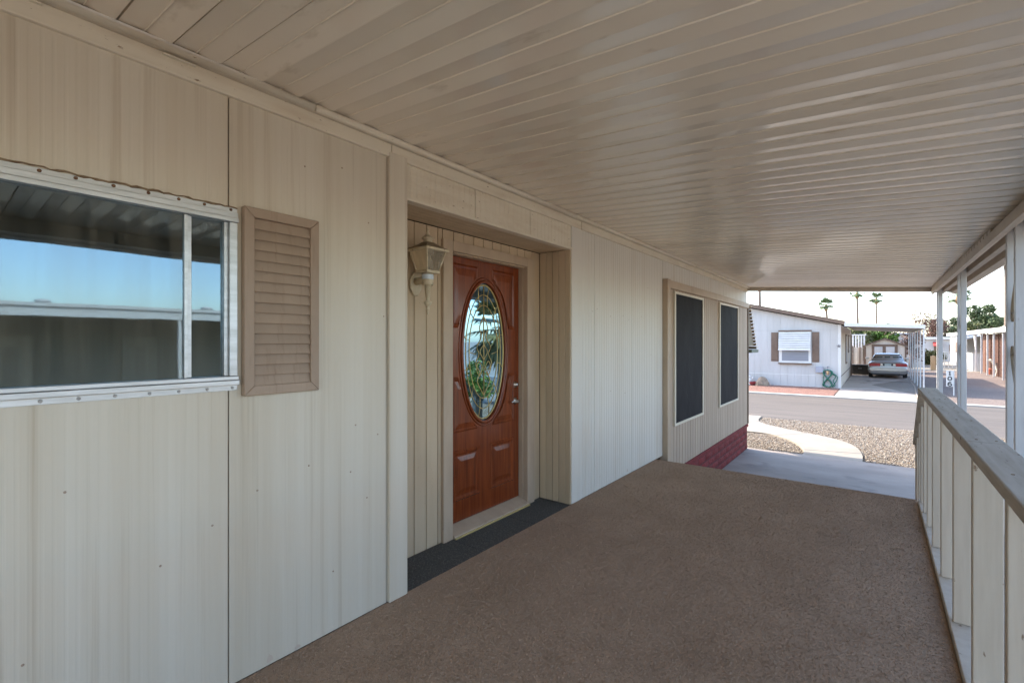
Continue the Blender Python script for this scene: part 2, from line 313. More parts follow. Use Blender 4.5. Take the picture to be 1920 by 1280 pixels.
# ------------------------------------------------------------------ our mobile home
WX = -2.18
home = thing('mobile_home', 'weathered cream mobile home with red wooden front door and dark window screens', 'house', (-4.4, 3, G0))
def panel(y0, y1, z0, z1, mat='siding', ribs=0, amp=.004, x=WX, thick=.05, name='siding_panel'):
    y0 += .0015; y1 -= .0015
    if not ribs: return box(name, mat, home, x-thick, x, y0, y1, z0, z1, .002)
    n = max(2, round((y1-y0)/ribs)); prof = []
    for i in range(n):
        a = y0+(y1-y0)*i/n; w = (y1-y0)/n
        prof += [(a, 0), (a+w*.55, 0), (a+w*.70, -amp), (a+w*.85, -amp)]
    prof.append((y1, 0))
    m = MB(); k = len(prof)
    vs = [(x+d, y, z0) for y, d in prof]+[(x+d, y, z1) for y, d in prof]
    vs += [(x-thick, y0, z0), (x-thick, y1, z0), (x-thick, y0, z1), (x-thick, y1, z1)]
    m.add(vs, [(i, i+1, k+i+1, k+i) for i in range(k-1)]+[(2*k, 2*k+1, 2*k+3, 2*k+2), (0, k, 2*k+2, 2*k), (k-1, 2*k+1, 2*k+3, 2*k-1)])
    return m.build(name, mat, home)
ZT = 2.50
WIN0, WIN1, WZ0, WZ1 = -.55, .86, 1.30, 1.99
panel(-5.0, -2.2, 0, ZT); panel(-2.2, WIN0, 0, ZT)
panel(WIN0, WIN1, 0, WZ0, ribs=.0295, amp=.0006); panel(WIN0, WIN1, WZ1, ZT, ribs=.0295, amp=.0006)
panel(WIN1+.003, 1.68, 0, ZT, ribs=.0295, amp=.0006)
box('corner_batten', 'siding', home, WX-.05, WX+.022, 1.684, 1.812, 0, ZT+.02, .004)
for a, b in ((1.815, 2.42), (2.423, 3.07), (3.073, 3.70)): panel(a, b, 2.305, ZT, 'trim_white', .052, .0025)
box('header_lip', 'trim_white', home, WX-.05, WX+.012, 1.815, 3.715, 2.283, 2.304)
box('corner_board', 'siding_ribbed', home, WX-.05, WX+.006, 3.705, 3.865, 0, ZT-.003)
panel(3.868, 4.15, 0, ZT, 'siding_ribbed', .052, .004); panel(4.153, 5.04, 0, ZT, 'siding_ribbed', .052, .004); panel(5.043, 5.99, 0, ZT, 'siding_ribbed', .052, .004)
for a, b in ((5.995, 8.10), (8.103, 9.05), (9.053, 10.93)): panel(a, b, 2.262, ZT, 'siding_ribbed', .11, .004)
# top trim boards, J-channel and conduit under the patio roof
ty = [(-5, 1.70), (1.704, 3.55), (3.555, 3.866), (3.87, 7.3), (7.303, 10.95)]
for a, b in ty: box('trim_board', 'trim_white', home, WX-.03, WX+.018+(-.006 if a == 3.555 else 0), a, b, 2.495, 2.567, .004)
box('roof_channel', 'trim_white', home, WX-.04, WX+.03, -5, 10.97, 2.568, 2.60)
for a, b in ((-5, 1.22), (1.23, 3.70), (3.71, 7.2), (7.21, 10.97)):
    MB().tube([(WX+.047, a, 2.578), (WX+.047, b, 2.578)], .0165, 12).build('conduit', 'trim_white', home, True)
for y in (.18, .62): box('peeling_strip', 'screen_frame', home, WX+.016, WX+.034, y, y+.11, 2.552, 2.558, .001)
# nail heads
npos = [(.25, .42), (.62, .60), (.80, .70), (.98, .80), (1.22, .86), (1.45, .78), (1.62, .95), (1.55, .62), (1.35, .30), (.35, .95), (1.48, 1.02),
        (1.40, 2.35), (1.56, 2.10), (1.66, 1.6), (1.2, 2.3)]
nail = None
for y, z in npos:
    if nail is None:
        nail = MB().lathe([(.0045, 0), (.0045, .0015), (.002, .003)], (WX, y, z), 8, 'x').build('nail_head', 'shutter_paint', home); ny, nz_ = y, z
    else: copy_obj(nail, (0, y-ny, z-nz_), home)
for y, z in [(3.8, .9), (3.8, 1.75), (4.1, 1.75), (4.2, 1.78), (4.5, 1.72), (4.8, 1.74), (4.95, 1.70), (4.5, .95), (4.85, .9), (5.3, 1.75), (5.6, 1.3), (5.5, 2.1), (1.75, 1.52), (1.76, .9), (1.72, 1.9)]:
    copy_obj(nail, (.004 if y < 2 else .001, y-ny, z-nz_), home)
for y, z, h in ((1.02, .012, .035), (1.15, .006, .02), (4.9, .03, .03)):
    MB().prism([(y, z), (y+.03, z+.004), (y+.024, z+h*.7), (y+.012, z+h), (y+.002, z+h*.6)], 'x', WX-.001, WX+.0012).build('bare_patch', 'bare_metal', home)

# tan boarded bay with two solar screens
TX = WX+.02
nb = 40; pw = (10.90-6.12)/nb
tb = None
for i in range(nb):
    y0 = 6.12+i*pw
    if tb is None: tb = box('wall_board', 'tan_board', home, TX-.02, TX, y0+.006, y0+pw-.006, -.262, 2.22, .003); tb0 = y0
    else: copy_obj(tb, (0, y0-tb0, 0), home)
box('backing', 'brown_trim', home, TX-.08, TX-.022, 6.12, 10.90, -.25, 2.2, 0)
box('corner_trim', 'taupe_trim', home, TX-.06, TX+.045, 6.0, 6.115, -.26, 2.262, .003)
for a, b in ((6.117, 7.05), (7.053, 10.95)): box('bay_head_board', 'taupe_trim', home, TX-.05, TX+.03, a, b, 2.155, 2.258, .004)
box('end_trim', 'brown_trim', home, TX-.07, TX+.018, 10.905, 10.955, -.26, 2.153, .003)
for y0, y1 in ((6.36, 7.62), (8.64, 9.95)):
    sc = box('solar_screen', 'screen', home, TX+.001, TX+.016, y0, y1, .36, 2.10, 0)
    for q in ((y0-.03, y0+.012, .33, 2.13), (y1-.012, y1+.03, .33, 2.13)): MB().box(TX+.001, TX+.028, *q).build('frame_rail', 'screen_frame', sc, bevel=.003)
    for q in ((.33, .362), (2.098, 2.13)): MB().box(TX+.001, TX+.0285, y0-.0305, y1+.0305, *q).build('frame_rail', 'screen_frame', sc, bevel=.003)
# red block skirting
sk = box('skirting', 'mortar_red', home, TX-.1, TX-.012, 5.6, 10.93, -.87, -.265, 0)
box('skirting_cap', 'brick_red', home, TX-.05, TX+.012, 5.6, 10.945, -.325, -.268, .006)
rows = 4; bh = (.325-.05+.79-.535)/rows
zb = -.79; bh = (.79-.335)/rows
for r in range(rows):
    y = 5.6 - (0 if r % 2 else .19)
    while y < 10.92:
        L_ = .38*random.uniform(.97, 1.03); y1 = min(y+L_, 10.925)
        if y1-max(y, 5.6) > .05:
            a = max(y, 5.6)+.012; b = y1-.012; z0 = zb+r*bh+.010; z1 = z0+bh-.020; d = .014+random.uniform(0, .012)
            m = MB(); k = 4; vs = []
            for j in range(3):
                for i in range(k):
                    e = i in (0, k-1) or j in (0, 2)
                    vs.append((TX-.012+(0.002 if e else d+random.uniform(-.006, .009)), a+(b-a)*i/(k-1), z0+(z1-z0)*j/2))
            m.add(vs, [(j*k+i, j*k+i+1, (j+1)*k+i+1, (j+1)*k+i) for j in range(2) for i in range(k-1)])
            m.build('block', 'brick_red', sk, True)
        y += L_
box('skirting_foot', 'brick_red', home, TX-.05, TX+.02, 5.6, 10.945, -.86, -.795, .006)

# body behind: end walls, back wall, floor, roof
box('front_wall', 'tan_board', home, -6.6, TX-.07, 10.86, 10.94, -.80, 2.55, 0)
box('rear_wall', 'siding', home, -6.6, WX-.06, -5.06, -4.98, -.80, 2.55, 0)
box('back_wall', 'siding', home, -6.68, -6.6, -5.06, 10.94, -.80, 2.55, 0)
box('interior_floor', 'interior', home, -6.6, -2.62, -4.98, 10.86, -.1, -.02, 0)
box('interior_ceiling', 'interior', home, -6.6, WX-.06, -4.98, 10.86, 2.42, 2.5, 0)
box('interior_partition', 'interior', home, -4.2, -4.1, -4.98, 10.86, -.02, 2.42, 0)
box('curtain', 'curtain', home, -2.42, -2.40, .80, .92, .9, 2.2, 0)
box('curtain', 'curtain', home, -2.9, -2.88, -.2, .05, .9, 2.2, 0)
MB().prism([(-6.85, 2.56), (-6.85, 2.66), (-4.4, 3.08), (WX-.03, 2.70), (WX-.03, 2.56)], 'y', -5.2, 11.0).build('roof', 'roof_grey', home)

# alcove
AX = -2.51; AY0, AY1 = 1.815, 3.685; AZ = 2.285
y = AY0
edges = [1.815, 1.94, 2.055, 2.165, 2.275, 2.385, 2.432]
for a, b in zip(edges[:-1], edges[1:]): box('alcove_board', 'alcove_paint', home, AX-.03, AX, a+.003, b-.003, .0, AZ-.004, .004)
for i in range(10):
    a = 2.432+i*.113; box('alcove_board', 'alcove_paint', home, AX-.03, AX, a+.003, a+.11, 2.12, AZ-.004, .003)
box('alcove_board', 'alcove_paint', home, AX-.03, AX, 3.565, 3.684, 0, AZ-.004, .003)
box('alcove_backing', 'brown_trim', home, AX-.06, AX-.031, AY0, 2.5, 0, AZ, 0)
box('alcove_backing', 'brown_trim', home, AX-.06, AX-.031, 3.5, AY1+.05, 0, AZ, 0)
box('alcove_backing', 'brown_trim', home, AX-.06, AX-.031, 2.5, 3.5, 2.13, AZ, 0)
for i in range(4):
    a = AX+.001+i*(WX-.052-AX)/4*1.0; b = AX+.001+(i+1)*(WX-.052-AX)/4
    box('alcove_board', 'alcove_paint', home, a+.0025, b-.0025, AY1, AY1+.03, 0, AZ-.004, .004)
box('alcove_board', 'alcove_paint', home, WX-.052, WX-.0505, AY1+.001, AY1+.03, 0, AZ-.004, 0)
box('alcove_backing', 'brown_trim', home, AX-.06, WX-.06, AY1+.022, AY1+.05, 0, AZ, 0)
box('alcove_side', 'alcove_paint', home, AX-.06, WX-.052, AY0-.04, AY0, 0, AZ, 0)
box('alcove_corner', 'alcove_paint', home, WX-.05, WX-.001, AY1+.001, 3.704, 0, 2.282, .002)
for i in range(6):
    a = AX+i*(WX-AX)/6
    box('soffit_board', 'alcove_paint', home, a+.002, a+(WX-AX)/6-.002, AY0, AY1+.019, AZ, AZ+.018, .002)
box('alcove_ceiling', 'interior', home, AX-.06, WX-.051, AY0, AY1+.02, AZ+.019, AZ+.04, 0)
box('alcove_floor', 'plywood', home, -2.62, WX+.001, AY0, AY1+.02, -.1, -.012, 0)
# casing, jambs, sill
DX = -2.575
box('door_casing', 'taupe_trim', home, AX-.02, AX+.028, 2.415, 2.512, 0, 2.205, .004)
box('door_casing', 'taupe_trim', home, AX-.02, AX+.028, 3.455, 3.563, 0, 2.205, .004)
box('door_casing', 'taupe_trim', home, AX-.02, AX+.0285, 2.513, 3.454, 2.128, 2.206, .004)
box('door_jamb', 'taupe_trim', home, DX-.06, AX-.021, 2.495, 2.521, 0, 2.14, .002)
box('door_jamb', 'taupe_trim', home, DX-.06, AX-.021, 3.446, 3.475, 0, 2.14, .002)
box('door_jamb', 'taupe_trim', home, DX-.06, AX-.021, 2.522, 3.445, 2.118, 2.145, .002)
MB().prism([(DX-.05, 0), (AX+.045, 0), (AX+.045, .022), (DX+.004, .062), (DX-.05, .062)], 'y', 2.513, 3.454).build('threshold', 'taupe_trim', home, bevel=.003)
box('threshold_edge', 'brass', home, AX+.046, AX+.058, 2.513, 3.454, 0, .012, .002)

# door: slab with oval light
D0, D1, DZ0, DZ1 = 2.524, 3.443, .066, 2.116
oc, oz, oa, ob = 2.975, 1.375, .262, .565
N = 72
def ell(t, k=0.): return (oc+(oa+k)*math.cos(t), oz+(ob+k)*math.sin(t))
def rect(t):
    c_, s_ = math.cos(t)*oa, math.sin(t)*ob
    k = min(((D1-oc) if c_ > 0 else (oc-D0))/max(abs(c_), 1e-6), ((DZ1-oz) if s_ > 0 else (oz-DZ0))/max(abs(s_), 1e-6))
    return (oc+c_*k, oz+s_*k)
ang = sorted([2*math.pi*i/N for i in range(N)]+[math.atan2((z-oz)/ob, (y-oc)/oa) % (2*math.pi) for y in (D0, D1) for z in (DZ0, DZ1)])
n = len(ang); vs = []
for x in (DX, DX-.045):
    vs += [(x, *rect(t)) for t in ang]+[(x, *ell(t)) for t in ang]
fs = []
for i in range(n):
    j = (i+1) % n
    fs += [(i, j, n+j, n+i), (2*n+i, 2*n+j, 3*n+j, 3*n+i), (i, j, 2*n+j, 2*n+i), (n+i, n+j, 3*n+j, 3*n+i)]
door = MB().add(vs, fs).build('door', 'door_wood', home); door['label'] = 'glossy red-brown wooden door with leaded oval glass'
def oval(k, x, kk=0): return [(x, oc+(oa*k)*math.cos(t), oz+(ob*k)*math.sin(t)) for t in np.linspace(0, 2*math.pi, 64, endpoint=False)]
MB().tube([(DX+.004, *ell(t, .012)) for t in np.linspace(0, 2*math.pi, 72, endpoint=False)], .013, 8, True).build('oval_moulding', 'door_wood', door, True)
MB().tube([(DX+.001, *ell(t, .040)) for t in np.linspace(0, 2*math.pi, 72, endpoint=False)], .008, 8, True).build('oval_moulding', 'door_wood', door, True)
MB().add([(DX-.012, *ell(2*math.pi*i/N, -.001)) for i in range(N)], [tuple(range(N))]).build('oval_glass', 'door_glass', door)
cm = MB(); xg = DX-.010
for k in (.975, .83, .68): cm.tube(oval(k, xg), .0033 if k < .9 else .006, 6, True)
cm.tube([(xg, oc, oz-ob*.68), (xg, oc, oz+ob*.97)], .004, 6)
for t in np.linspace(0, 2*math.pi, 12, endpoint=False)+.26:
    cm.tube([(xg, oc+oa*.68*math.cos(t), oz+ob*.68*math.sin(t)), (xg, oc+oa*.83*math.cos(t+.05), oz+ob*.83*math.sin(t+.05)), (xg, oc+oa*.97*math.cos(t), oz+ob*.97*math.sin(t))], .003, 6)
for sg in (-1, 1):
    pts = [(0, .30), (.05, .20), (.03, .12), (.085, .04), (.06, -.02), (.10, -.10), (.05, -.17), (.08, -.24), (.03, -.32), (0, -.36)]
    cm.tube([(xg, oc+sg*a, oz+b) for a, b in cat(pts, 5)], .0033, 6)
    pts = [(0, .06), (.045, .0), (0, -.07)]; cm.tube([(xg, oc+sg*a, oz+b) for a, b in cat(pts, 5)], .003, 6)
    cm.tube([(xg, oc+sg*.10, oz-.02), (xg, oc+sg*oa*.68, oz)], .003, 6)
    pts = [(.02, -.12), (.06, -.08), (.09, -.14), (.05, -.2), (.02, -.12)]; cm.tube([(xg, oc+sg*a, oz+b) for a, b in cat(pts, 5)], .003, 6)
cm.build('caming', 'brass', door, True)
# carved spandrels and lower panels
ei, ez = .095, .10
for sy in (-1, 1):
    for sz in (-1, 1):
        P = []
        yc = (D0+.075) if sy < 0 else (D1-.075); zc = oz+sz*(ob+.125 if sz > 0 else ob+.055)
        kx, kz = oa+.075, ob+.075
        t0 = math.acos(min(1, abs(yc-oc)/kx)) if abs(yc-oc) < kx else 0.12
        t1 = math.radians(74)
        for t in np.linspace(max(t0, .30), t1, 12): P.append((oc+sy*kx*math.cos(t), oz+sz*kz*math.sin(t)))
        P = [p for p in P if (p[0]-yc)*sy < -.004]
        P.append((P[-1][0], zc)); P.append((yc, zc)); P.append((yc, P[0][1]))
        # inner raised field
        c0 = np.mean(P, 0); Q = [tuple(c0+(np.array(p)-c0)*.80) for p in P]
        m = MB(); k = len(P)
        m.add([(DX+.0005, *p) for p in P]+[(DX+.010, *tuple(c0+(np.array(p)-c0)*.93)) for p in P]+[(DX+.003, *tuple(c0+(np.array(p)-c0)*.86)) for p in P]+[(DX+.011, *tuple(c0+(np.array(p)-c0)*.62)) for p in P],
              [(a*k+i, a*k+(i+1) % k, (a+1)*k+(i+1) % k, (a+1)*k+i) for a in range(3) for i in range(k)]+[tuple(range(3*k, 4*k))])
        m.build('carved_panel', 'door_wood', door)
for a, b in ((D0+.075, oc-.06), (oc+.06, D1-.075)):
    z0, z1 = .225, .615; m = MB(); rings = []
    for ins, dx in ((0, .0005), (.012, .011), (.024, .010), (.036, .001), (.05, .001), (.085, .010)):
        rings += [(DX+dx, a+ins, z0+ins), (DX+dx, b-ins, z0+ins), (DX+dx, b-ins, z1-ins), (DX+dx, a+ins, z1-ins)]
    m.add(rings, [(r*4+i, r*4+(i+1) % 4, r*4+4+(i+1) % 4, r*4+4+i) for r in range(5) for i in range(4)]+[(20, 21, 22, 23)])
    m.build('raised_panel', 'door_wood', door)
MB().lathe([(.030, 0), (.030, .006), (.022, .012), (.016, .030), (.012, .034)], (DX, 3.385, 1.075), 20, 'x').build('deadbolt', 'nickel', door, True)
hd = MB().lathe([(.031, 0), (.031, .006), (.020, .014), (.012, .02), (.012, .05)], (DX, 3.385, .93), 20, 'x')
hd.tube(cat([(DX+.048, 3.385, .93), (DX+.055, 3.375, .933), (DX+.056, 3.34, .925), (DX+.052, 3.30, .935), (DX+.05, 3.275, .928)], 4), .008, 10)
hd.build('lever_handle', 'nickel', door, True)

# sliding window
win = MB().box(-2.215, -2.21, WIN0-.02, WIN0-.01, WZ0, WZ1).build('window', 'aluminium', home)
win['label'] = 'aluminium sliding window reflecting the house next door'
F0, F1 = WIN0-.03, .895
box('frame_rail', 'aluminium', win, WX-.035, WX+.014, F0, F1, 1.985, 2.008, .002)
box('frame_rail', 'aluminium', win, WX-.035, WX+.022, F0, F1, 1.966, 1.984, .002)
box('flange', 'aluminium', win, WX, WX+.004, F0, F1, 2.009, 2.028, .001)
box('frame_rail', 'aluminium', win, WX-.035, WX+.020, F0, F1, 1.297, 1.313, .002)
box('frame_rail', 'aluminium', win, WX-.035, WX+.028, F0, F1, 1.276, 1.296, .002)
box('flange', 'aluminium', win, WX, WX+.005, F0, F1, 1.252, 1.2755, .001)
box('frame_stile', 'aluminium', win, WX-.035, WX+.013, .862, .893, 1.314, 1.965, .002)
box('frame_stile', 'aluminium', win, WX-.035, WX-.003, .846, .861, 1.314, 1.965, .002)
box('frame_stile', 'aluminium', win, WX-.035, WX+.013, F0, F0+.03, 1.314, 1.965, .002)
box('meeting_stile', 'aluminium', win, WX-.012, WX+.006, .698, .711, 1.314, 1.965, .002)
box('meeting_stile', 'aluminium', win, WX-.03, WX-.008, .713, .728, 1.314, 1.965, .002)
box('pane', 'window_glass', win, WX-.006, WX-.0055, F0+.03, .698, 1.313, 1.966, 0)
box('pane', 'window_glass', win, WX-.024, WX-.0235, .728, .847, 1.313, 1.966, 0)
m = MB(); pts = []
for i in range(90):
    y = F0+(F1-F0)*i/89; pts.append((WX+.004, y, 2.031+random.uniform(-.003, .004)))
m.tube(pts, [random.uniform(.002, .0055) for _ in pts], 5).build('cracked_caulk', 'caulk', win)
scw = None; gm = None
for zz, y_off in ((2.019, 0), (1.264, .02)):
    for i in range(15):
        y = .87-i*.098+random.uniform(-.006, .006)+y_off*.5
        if scw is None: scw = MB().lathe([(.0062, 0), (.0062, .0015), (.003, .0035)], (WX+.0045, y, zz), 8, 'x').build('screw', 'rust', win, True); sy0, sz0 = y, zz
        else:
            c = copy_obj(scw, (0, y-sy0, zz-sz0), win)
            if zz < 2:
                if gm is None: gm = scw.data.copy(); gm.materials[0] = MATS['roof_grey']
                c.data = gm
# shutter
sh = box('shutter', 'shutter_paint', home, WX, WX+.008, .935, 1.235, 1.24, 2.03, 0)
def mitre(a, b): return a
S0, S1, Z0, Z1, fw = .912, 1.255, 1.225, 2.042, .042
for pts in ([(S0, Z0), (S0+fw, Z0+fw), (S0+fw, Z1-fw), (S0, Z1)], [(S1, Z0), (S1, Z1), (S1-fw, Z1-fw), (S1-fw, Z0+fw)],
            [(S0, Z0), (S1, Z0), (S1-fw, Z0+fw), (S0+fw, Z0+fw)], [(S0, Z1), (S0+fw, Z1-fw), (S1-fw, Z1-fw), (S1, Z1)]):
    c0 = np.mean(pts, 0); pts = [tuple(c0+(np.array(p)-c0)*np.array([.997, .9985])) for p in pts]
    MB().prism(pts, 'x', WX+.001, WX+.034).build('shutter_frame', 'shutter_paint', sh, bevel=.003)
ns = 16; hh = (Z1-Z0-2*fw)/ns
slat = None
for i in range(ns):
    z = Z0+fw+i*hh
    if slat is None:
        slat = MB().prism([(WX+.026, z+.001), (WX+.024, z-.002), (WX+.006, z+hh-.002), (WX+.010, z+hh+.002)], 'y', S0+fw-.001, S1-fw+.001).build('slat', 'shutter_paint', sh)
        z_0 = z
    else: copy_obj(slat, (0, 0, z-z_0), sh)
# louvred awning over the street-side window
aw = box('awning', 'awning_brown', home, -4.2, -4.17, 10.945, 11.0, 1.3, 2.2, 0)
na = 13
for i in range(na):
    z = 2.17-.85*i/(na-1); yy = 10.96+.60*i/(na-1)
    MB().prism([(yy, z+.028), (yy+.06, z-.018), (yy+.055, z-.026), (yy-.005, z+.02)], 'x', -4.2, -2.115).build('awning_slat', 'awning_brown' if i % 1 == 0 else 'awning_cream', aw)
    box('slat_edge', 'awning_cream', aw, -2.114, -2.10, yy-.01, yy+.058, z+.012, z+.03, .001)
MB().prism([(10.95, 2.2), (10.95, 1.36), (11.5, 1.36)], 'x', -2.165, -2.15).build('awning_side', 'awning_brown', aw)
box('awning_valance', 'awning_green', aw, -4.22, -2.085, 11.53, 11.66, 1.22, 1.285, .004)
box('awning_valance', 'awning_green', aw, -2.15, -2.087, 10.96, 11.529, 1.222, 1.283, .004)

# ------------------------------------------------------------------ wall lantern
lx, ly = -2.375, 2.165
lan = thing('wall_lantern', 'cream carriage lantern with glass panes on the alcove wall beside the door', 'lamp', (AX, ly, 1.8))
oct_ = [(ly+.052*math.cos(a)*1.0, 1.85+.085*math.sin(a)) for a in [R(22.5+45*i) for i in range(8)]]
MB().prism(oct_, 'x', AX+.0005, AX+.022).build('backplate', 'lantern_paint', lan, bevel=.006)
arm = MB(); arm.tube([(AX+.02, ly, 1.868), (lx, ly, 1.868)], .026, 10); arm.build('arm', 'lantern_paint', lan, True)
MB().lathe([(.034, 1.835), (.038, 1.84), (.038, 1.905), (.033, 1.912)], (lx, ly, 0), 18).build('socket_collar', 'lantern_paint', lan, True)
MB().lathe([(.0385, 1.872), (.0395, 1.876), (.0395, 1.902), (.0385, 1.905)], (lx, ly, 0), 18).build('light_sensor', 'sensor', lan, True)
MB().lathe([(.024, 1.836), (.012, 1.735), (.013, 1.73), (.026, 1.725), (.027, 1.715), (.012, 1.695), (.007, 1.69), (.014, 1.682), (.011, 1.668), (.007, 1.664), (.010, 1.655), (.003, 1.638)][::-1], (lx, ly, 0), 16).build('tail_spindle', 'lantern_paint', lan, True)
def sq(h, z): return [(lx-h, ly-h, z), (lx+h, ly-h, z), (lx+h, ly+h, z), (lx-h, ly+h, z)]
hb, ht, zb0, zt0 = .050, .083, 1.925, 2.055
B, T = sq(hb, zb0), sq(ht, zt0)
fr = MB()
for i in range(4): fr.tube([B[i], T[i]], .0058, 6)
MB().box(lx-hb-.008, lx+hb+.008, ly-hb-.008, ly+hb+.008, 1.912, 1.930).build('base_tray', 'lantern_paint', lan, bevel=.004)
fr.build('cage', 'lantern_paint', lan, True)
for i in range(4):
    j = (i+1) % 4; MB().add([B[i], B[j], T[j], T[i]], [(0, 1, 2, 3)]).build('glass_pane', 'lamp_glass', lan)
m = MB(); m.box(lx-.102, lx+.102, ly-.102, ly+.102, 2.055, 2.073); m.build('eave', 'lantern_paint', lan, bevel=.005)
rings = [(.096, 2.0735), (.072, 2.088), (.045, 2.105), (.028, 2.12)]
MB().add([p for h, z in rings for p in sq(h, z)], [(r*4+i, r*4+(i+1) % 4, r*4+4+(i+1) % 4, r*4+4+i) for r in range(3) for i in range(4)]+[(12, 13, 14, 15), (3, 2, 1, 0)]).build('cap_roof', 'lantern_top', lan)
MB().lathe([(.026, 2.118), (.030, 2.122), (.028, 2.14), (.042, 2.143), (.038, 2.150), (.018, 2.165), (.010, 2.170), (.014, 2.18), (.007, 2.19), (.011, 2.20), (.002, 2.222)], (lx, ly, 0), 16).build('finial', 'lantern_paint', lan, True)
MB().lathe([(.014, 1.93), (.014, 1.965), (.026, 1.99), (.022, 2.02), (.004, 2.035)], (lx, ly, 0), 14).build('bulb', 'white_paint', lan, True)

# door mats in the alcove
for i, (a, b, lab) in enumerate(((1.825, 2.50, 'black ribbed rubber mat at the lantern end of the door alcove'), (2.505, 3.12, 'black ribbed rubber mat right in front of the door sill'), (3.125, 3.68, 'black ribbed rubber mat in the far end of the door alcove'))):
    m = MB(); x0, x1 = AX+.002, WX+.012
    pr = [(x0, -.011)]; k = 22
    for j in range(k):
        xa = x0+(x1-x0)*j/k; w = (x1-x0)/k; pr += [(xa+w*.1, .001), (xa+w*.55, .001), (xa+w*.65, -.004), (xa+w*.98, -.004)]
    pr.append((x1, -.011))
    tag(m.prism(pr, 'y', a, b).build('door_mat', 'mat_rubber'), lab, 'mat', 'mats in the door alcove')

# ------------------------------------------------------------------ deck
deck = thing('porch_deck', 'raised porch deck covered in brown outdoor carpet', 'deck', (-.9, 2, G0))
m = MB(); y_end = 5.765; pts = [(WX+.013, -5)]
m.add([(WX+.002, -5, 0), (.29, -5, 0), (.29, y_end, 0), (WX+.002, y_end, 0), (WX+.002, -5, -.014), (.29, -5, -.014), (.29, y_end, -.014), (WX+.002, y_end, -.014)],
      [(0, 1, 2, 3), (4, 7, 6, 5), (0, 4, 5, 1), (1, 5, 6, 2), (2, 6, 7, 3), (3, 7, 4, 0)])
m.build('carpet', 'carpet', deck, bevel=.006)
n = 300000; q = np.random.default_rng(9)                  # short loop pile of the carpet, nearer half only
cx_, cy_ = q.uniform(WX+.006, .288, n), .3+5.45*q.random(n)**1.25
a_ = q.uniform(0, 6.283, n); L_ = q.uniform(.003, .006, n); h_ = q.uniform(.001, .0045, n)
V = np.stack([np.stack([cx_+L_*np.cos(a_), cy_+L_*np.sin(a_), np.full(n, .0002)], 1), np.stack([cx_+L_*np.cos(a_+2.4), cy_+L_*np.sin(a_+2.4), np.full(n, .0002)], 1), np.stack([cx_+L_*.6*np.cos(a_+4.2), cy_+L_*.6*np.sin(a_+4.2), h_], 1)], 1).reshape(-1, 3)
me = bpy.data.meshes.new('carpet_pile'); me.vertices.add(3*n); me.vertices.foreach_set('co', (V-np.array(deck.location)).reshape(-1))
me.loops.add(3*n); me.loops.foreach_set('vertex_index', np.arange(3*n, dtype=np.int32)); me.polygons.add(n); me.polygons.foreach_set('loop_start', np.arange(0, 3*n, 3, dtype=np.int32))
me.materials.append(MATS['carpet_pile']); me.update(calc_edges=True)
cpile = bpy.data.objects.new('carpet_pile', me); COL.objects.link(cpile); cpile.parent = deck; cpile['kind'] = 'stuff'
box('deck_boards', 'plywood', deck, WX+.002, .40, -5, y_end-.004, -.10, -.0145, 0)
box('rim_board', 'rail_paint', deck, .38, .42, -5, y_end, -.80, -.016, .003)
box('rim_board', 'rail_paint', deck, WX+.05, .379, y_end-.05, y_end-.006, -.80, -.101, .003)
for i in range(3): box('step', 'carpet', deck, -2.05, .26, y_end+.004+.28*i, y_end+.28*(i+1), -.8, -.2*(i+1), .01)

# railing: louvre-set boards under a flat cap
rail = thing('porch_railing', 'cream painted porch railing of upright boards with a weathered flat cap', 'railing', (.34, 2, 0))
box('bottom_plate', 'rail_paint', rail, .292, .402, -4.9, 5.66, -.0138, .034, .004)
bal = None
for y in (-3.1, -2.5, -1.9, -1.25, -.6, .08, .74, 1.38, 2.02, 2.66, 3.28, 3.87, 4.40, 4.86, 5.22):
    if bal is None: bal = box('baluster', 'rail_paint', rail, .305, .395, y, y+.042, .035, 1.018, .004); by = y
    else: copy_obj(bal, (random.uniform(-.002, .002), y-by, 0), rail)
for a, b in ((-4.9, 1.30), (1.303, 2.62), (2.623, 5.44)): box('cap_board', 'rail_cap', rail, .278, .402, a, b, 1.02, 1.062, .005)
rn = None
for y in (1.40, 2.04, 2.68, 3.30, 3.89, 4.42, 4.88, 5.24):
    for xx in (.318, .372):
        if rn is None: rn = MB().lathe([(.0045, 0), (.0045, .0012), (.002, .002)], (xx, y, 1.062), 8).build('nail_head', 'caulk', rail); rx0, ry0 = xx, y
        else: copy_obj(rn, (xx-rx0+random.uniform(-.006, .006), y-ry0, 0), rail)
for i, y in enumerate((5.55, 5.83, 6.10)):
    zt = 1.02-(y+.02-5.42)*.66; box('stair_baluster', 'rail_paint', rail, .305, .395, y, y+.042, -.0 if i == 0 else -.78+.0, zt-.04, .004)
MB().prism([(5.445, 1.055), (5.445, 1.005), (6.28, .415), (6.28, .468)], 'x', .285, .40).build('stair_cap', 'rail_cap', rail, bevel=.004)
MB().prism([(5.67, -.10), (6.28, -.50), (6.28, -.60), (5.67, -.2)], 'x', .30, .36).build('stair_stringer', 'rail_paint', rail, bevel=.004)
box('stair_newel', 'rail_paint', rail, .302, .398, 6.19, 6.27, -.79, .42, .004)

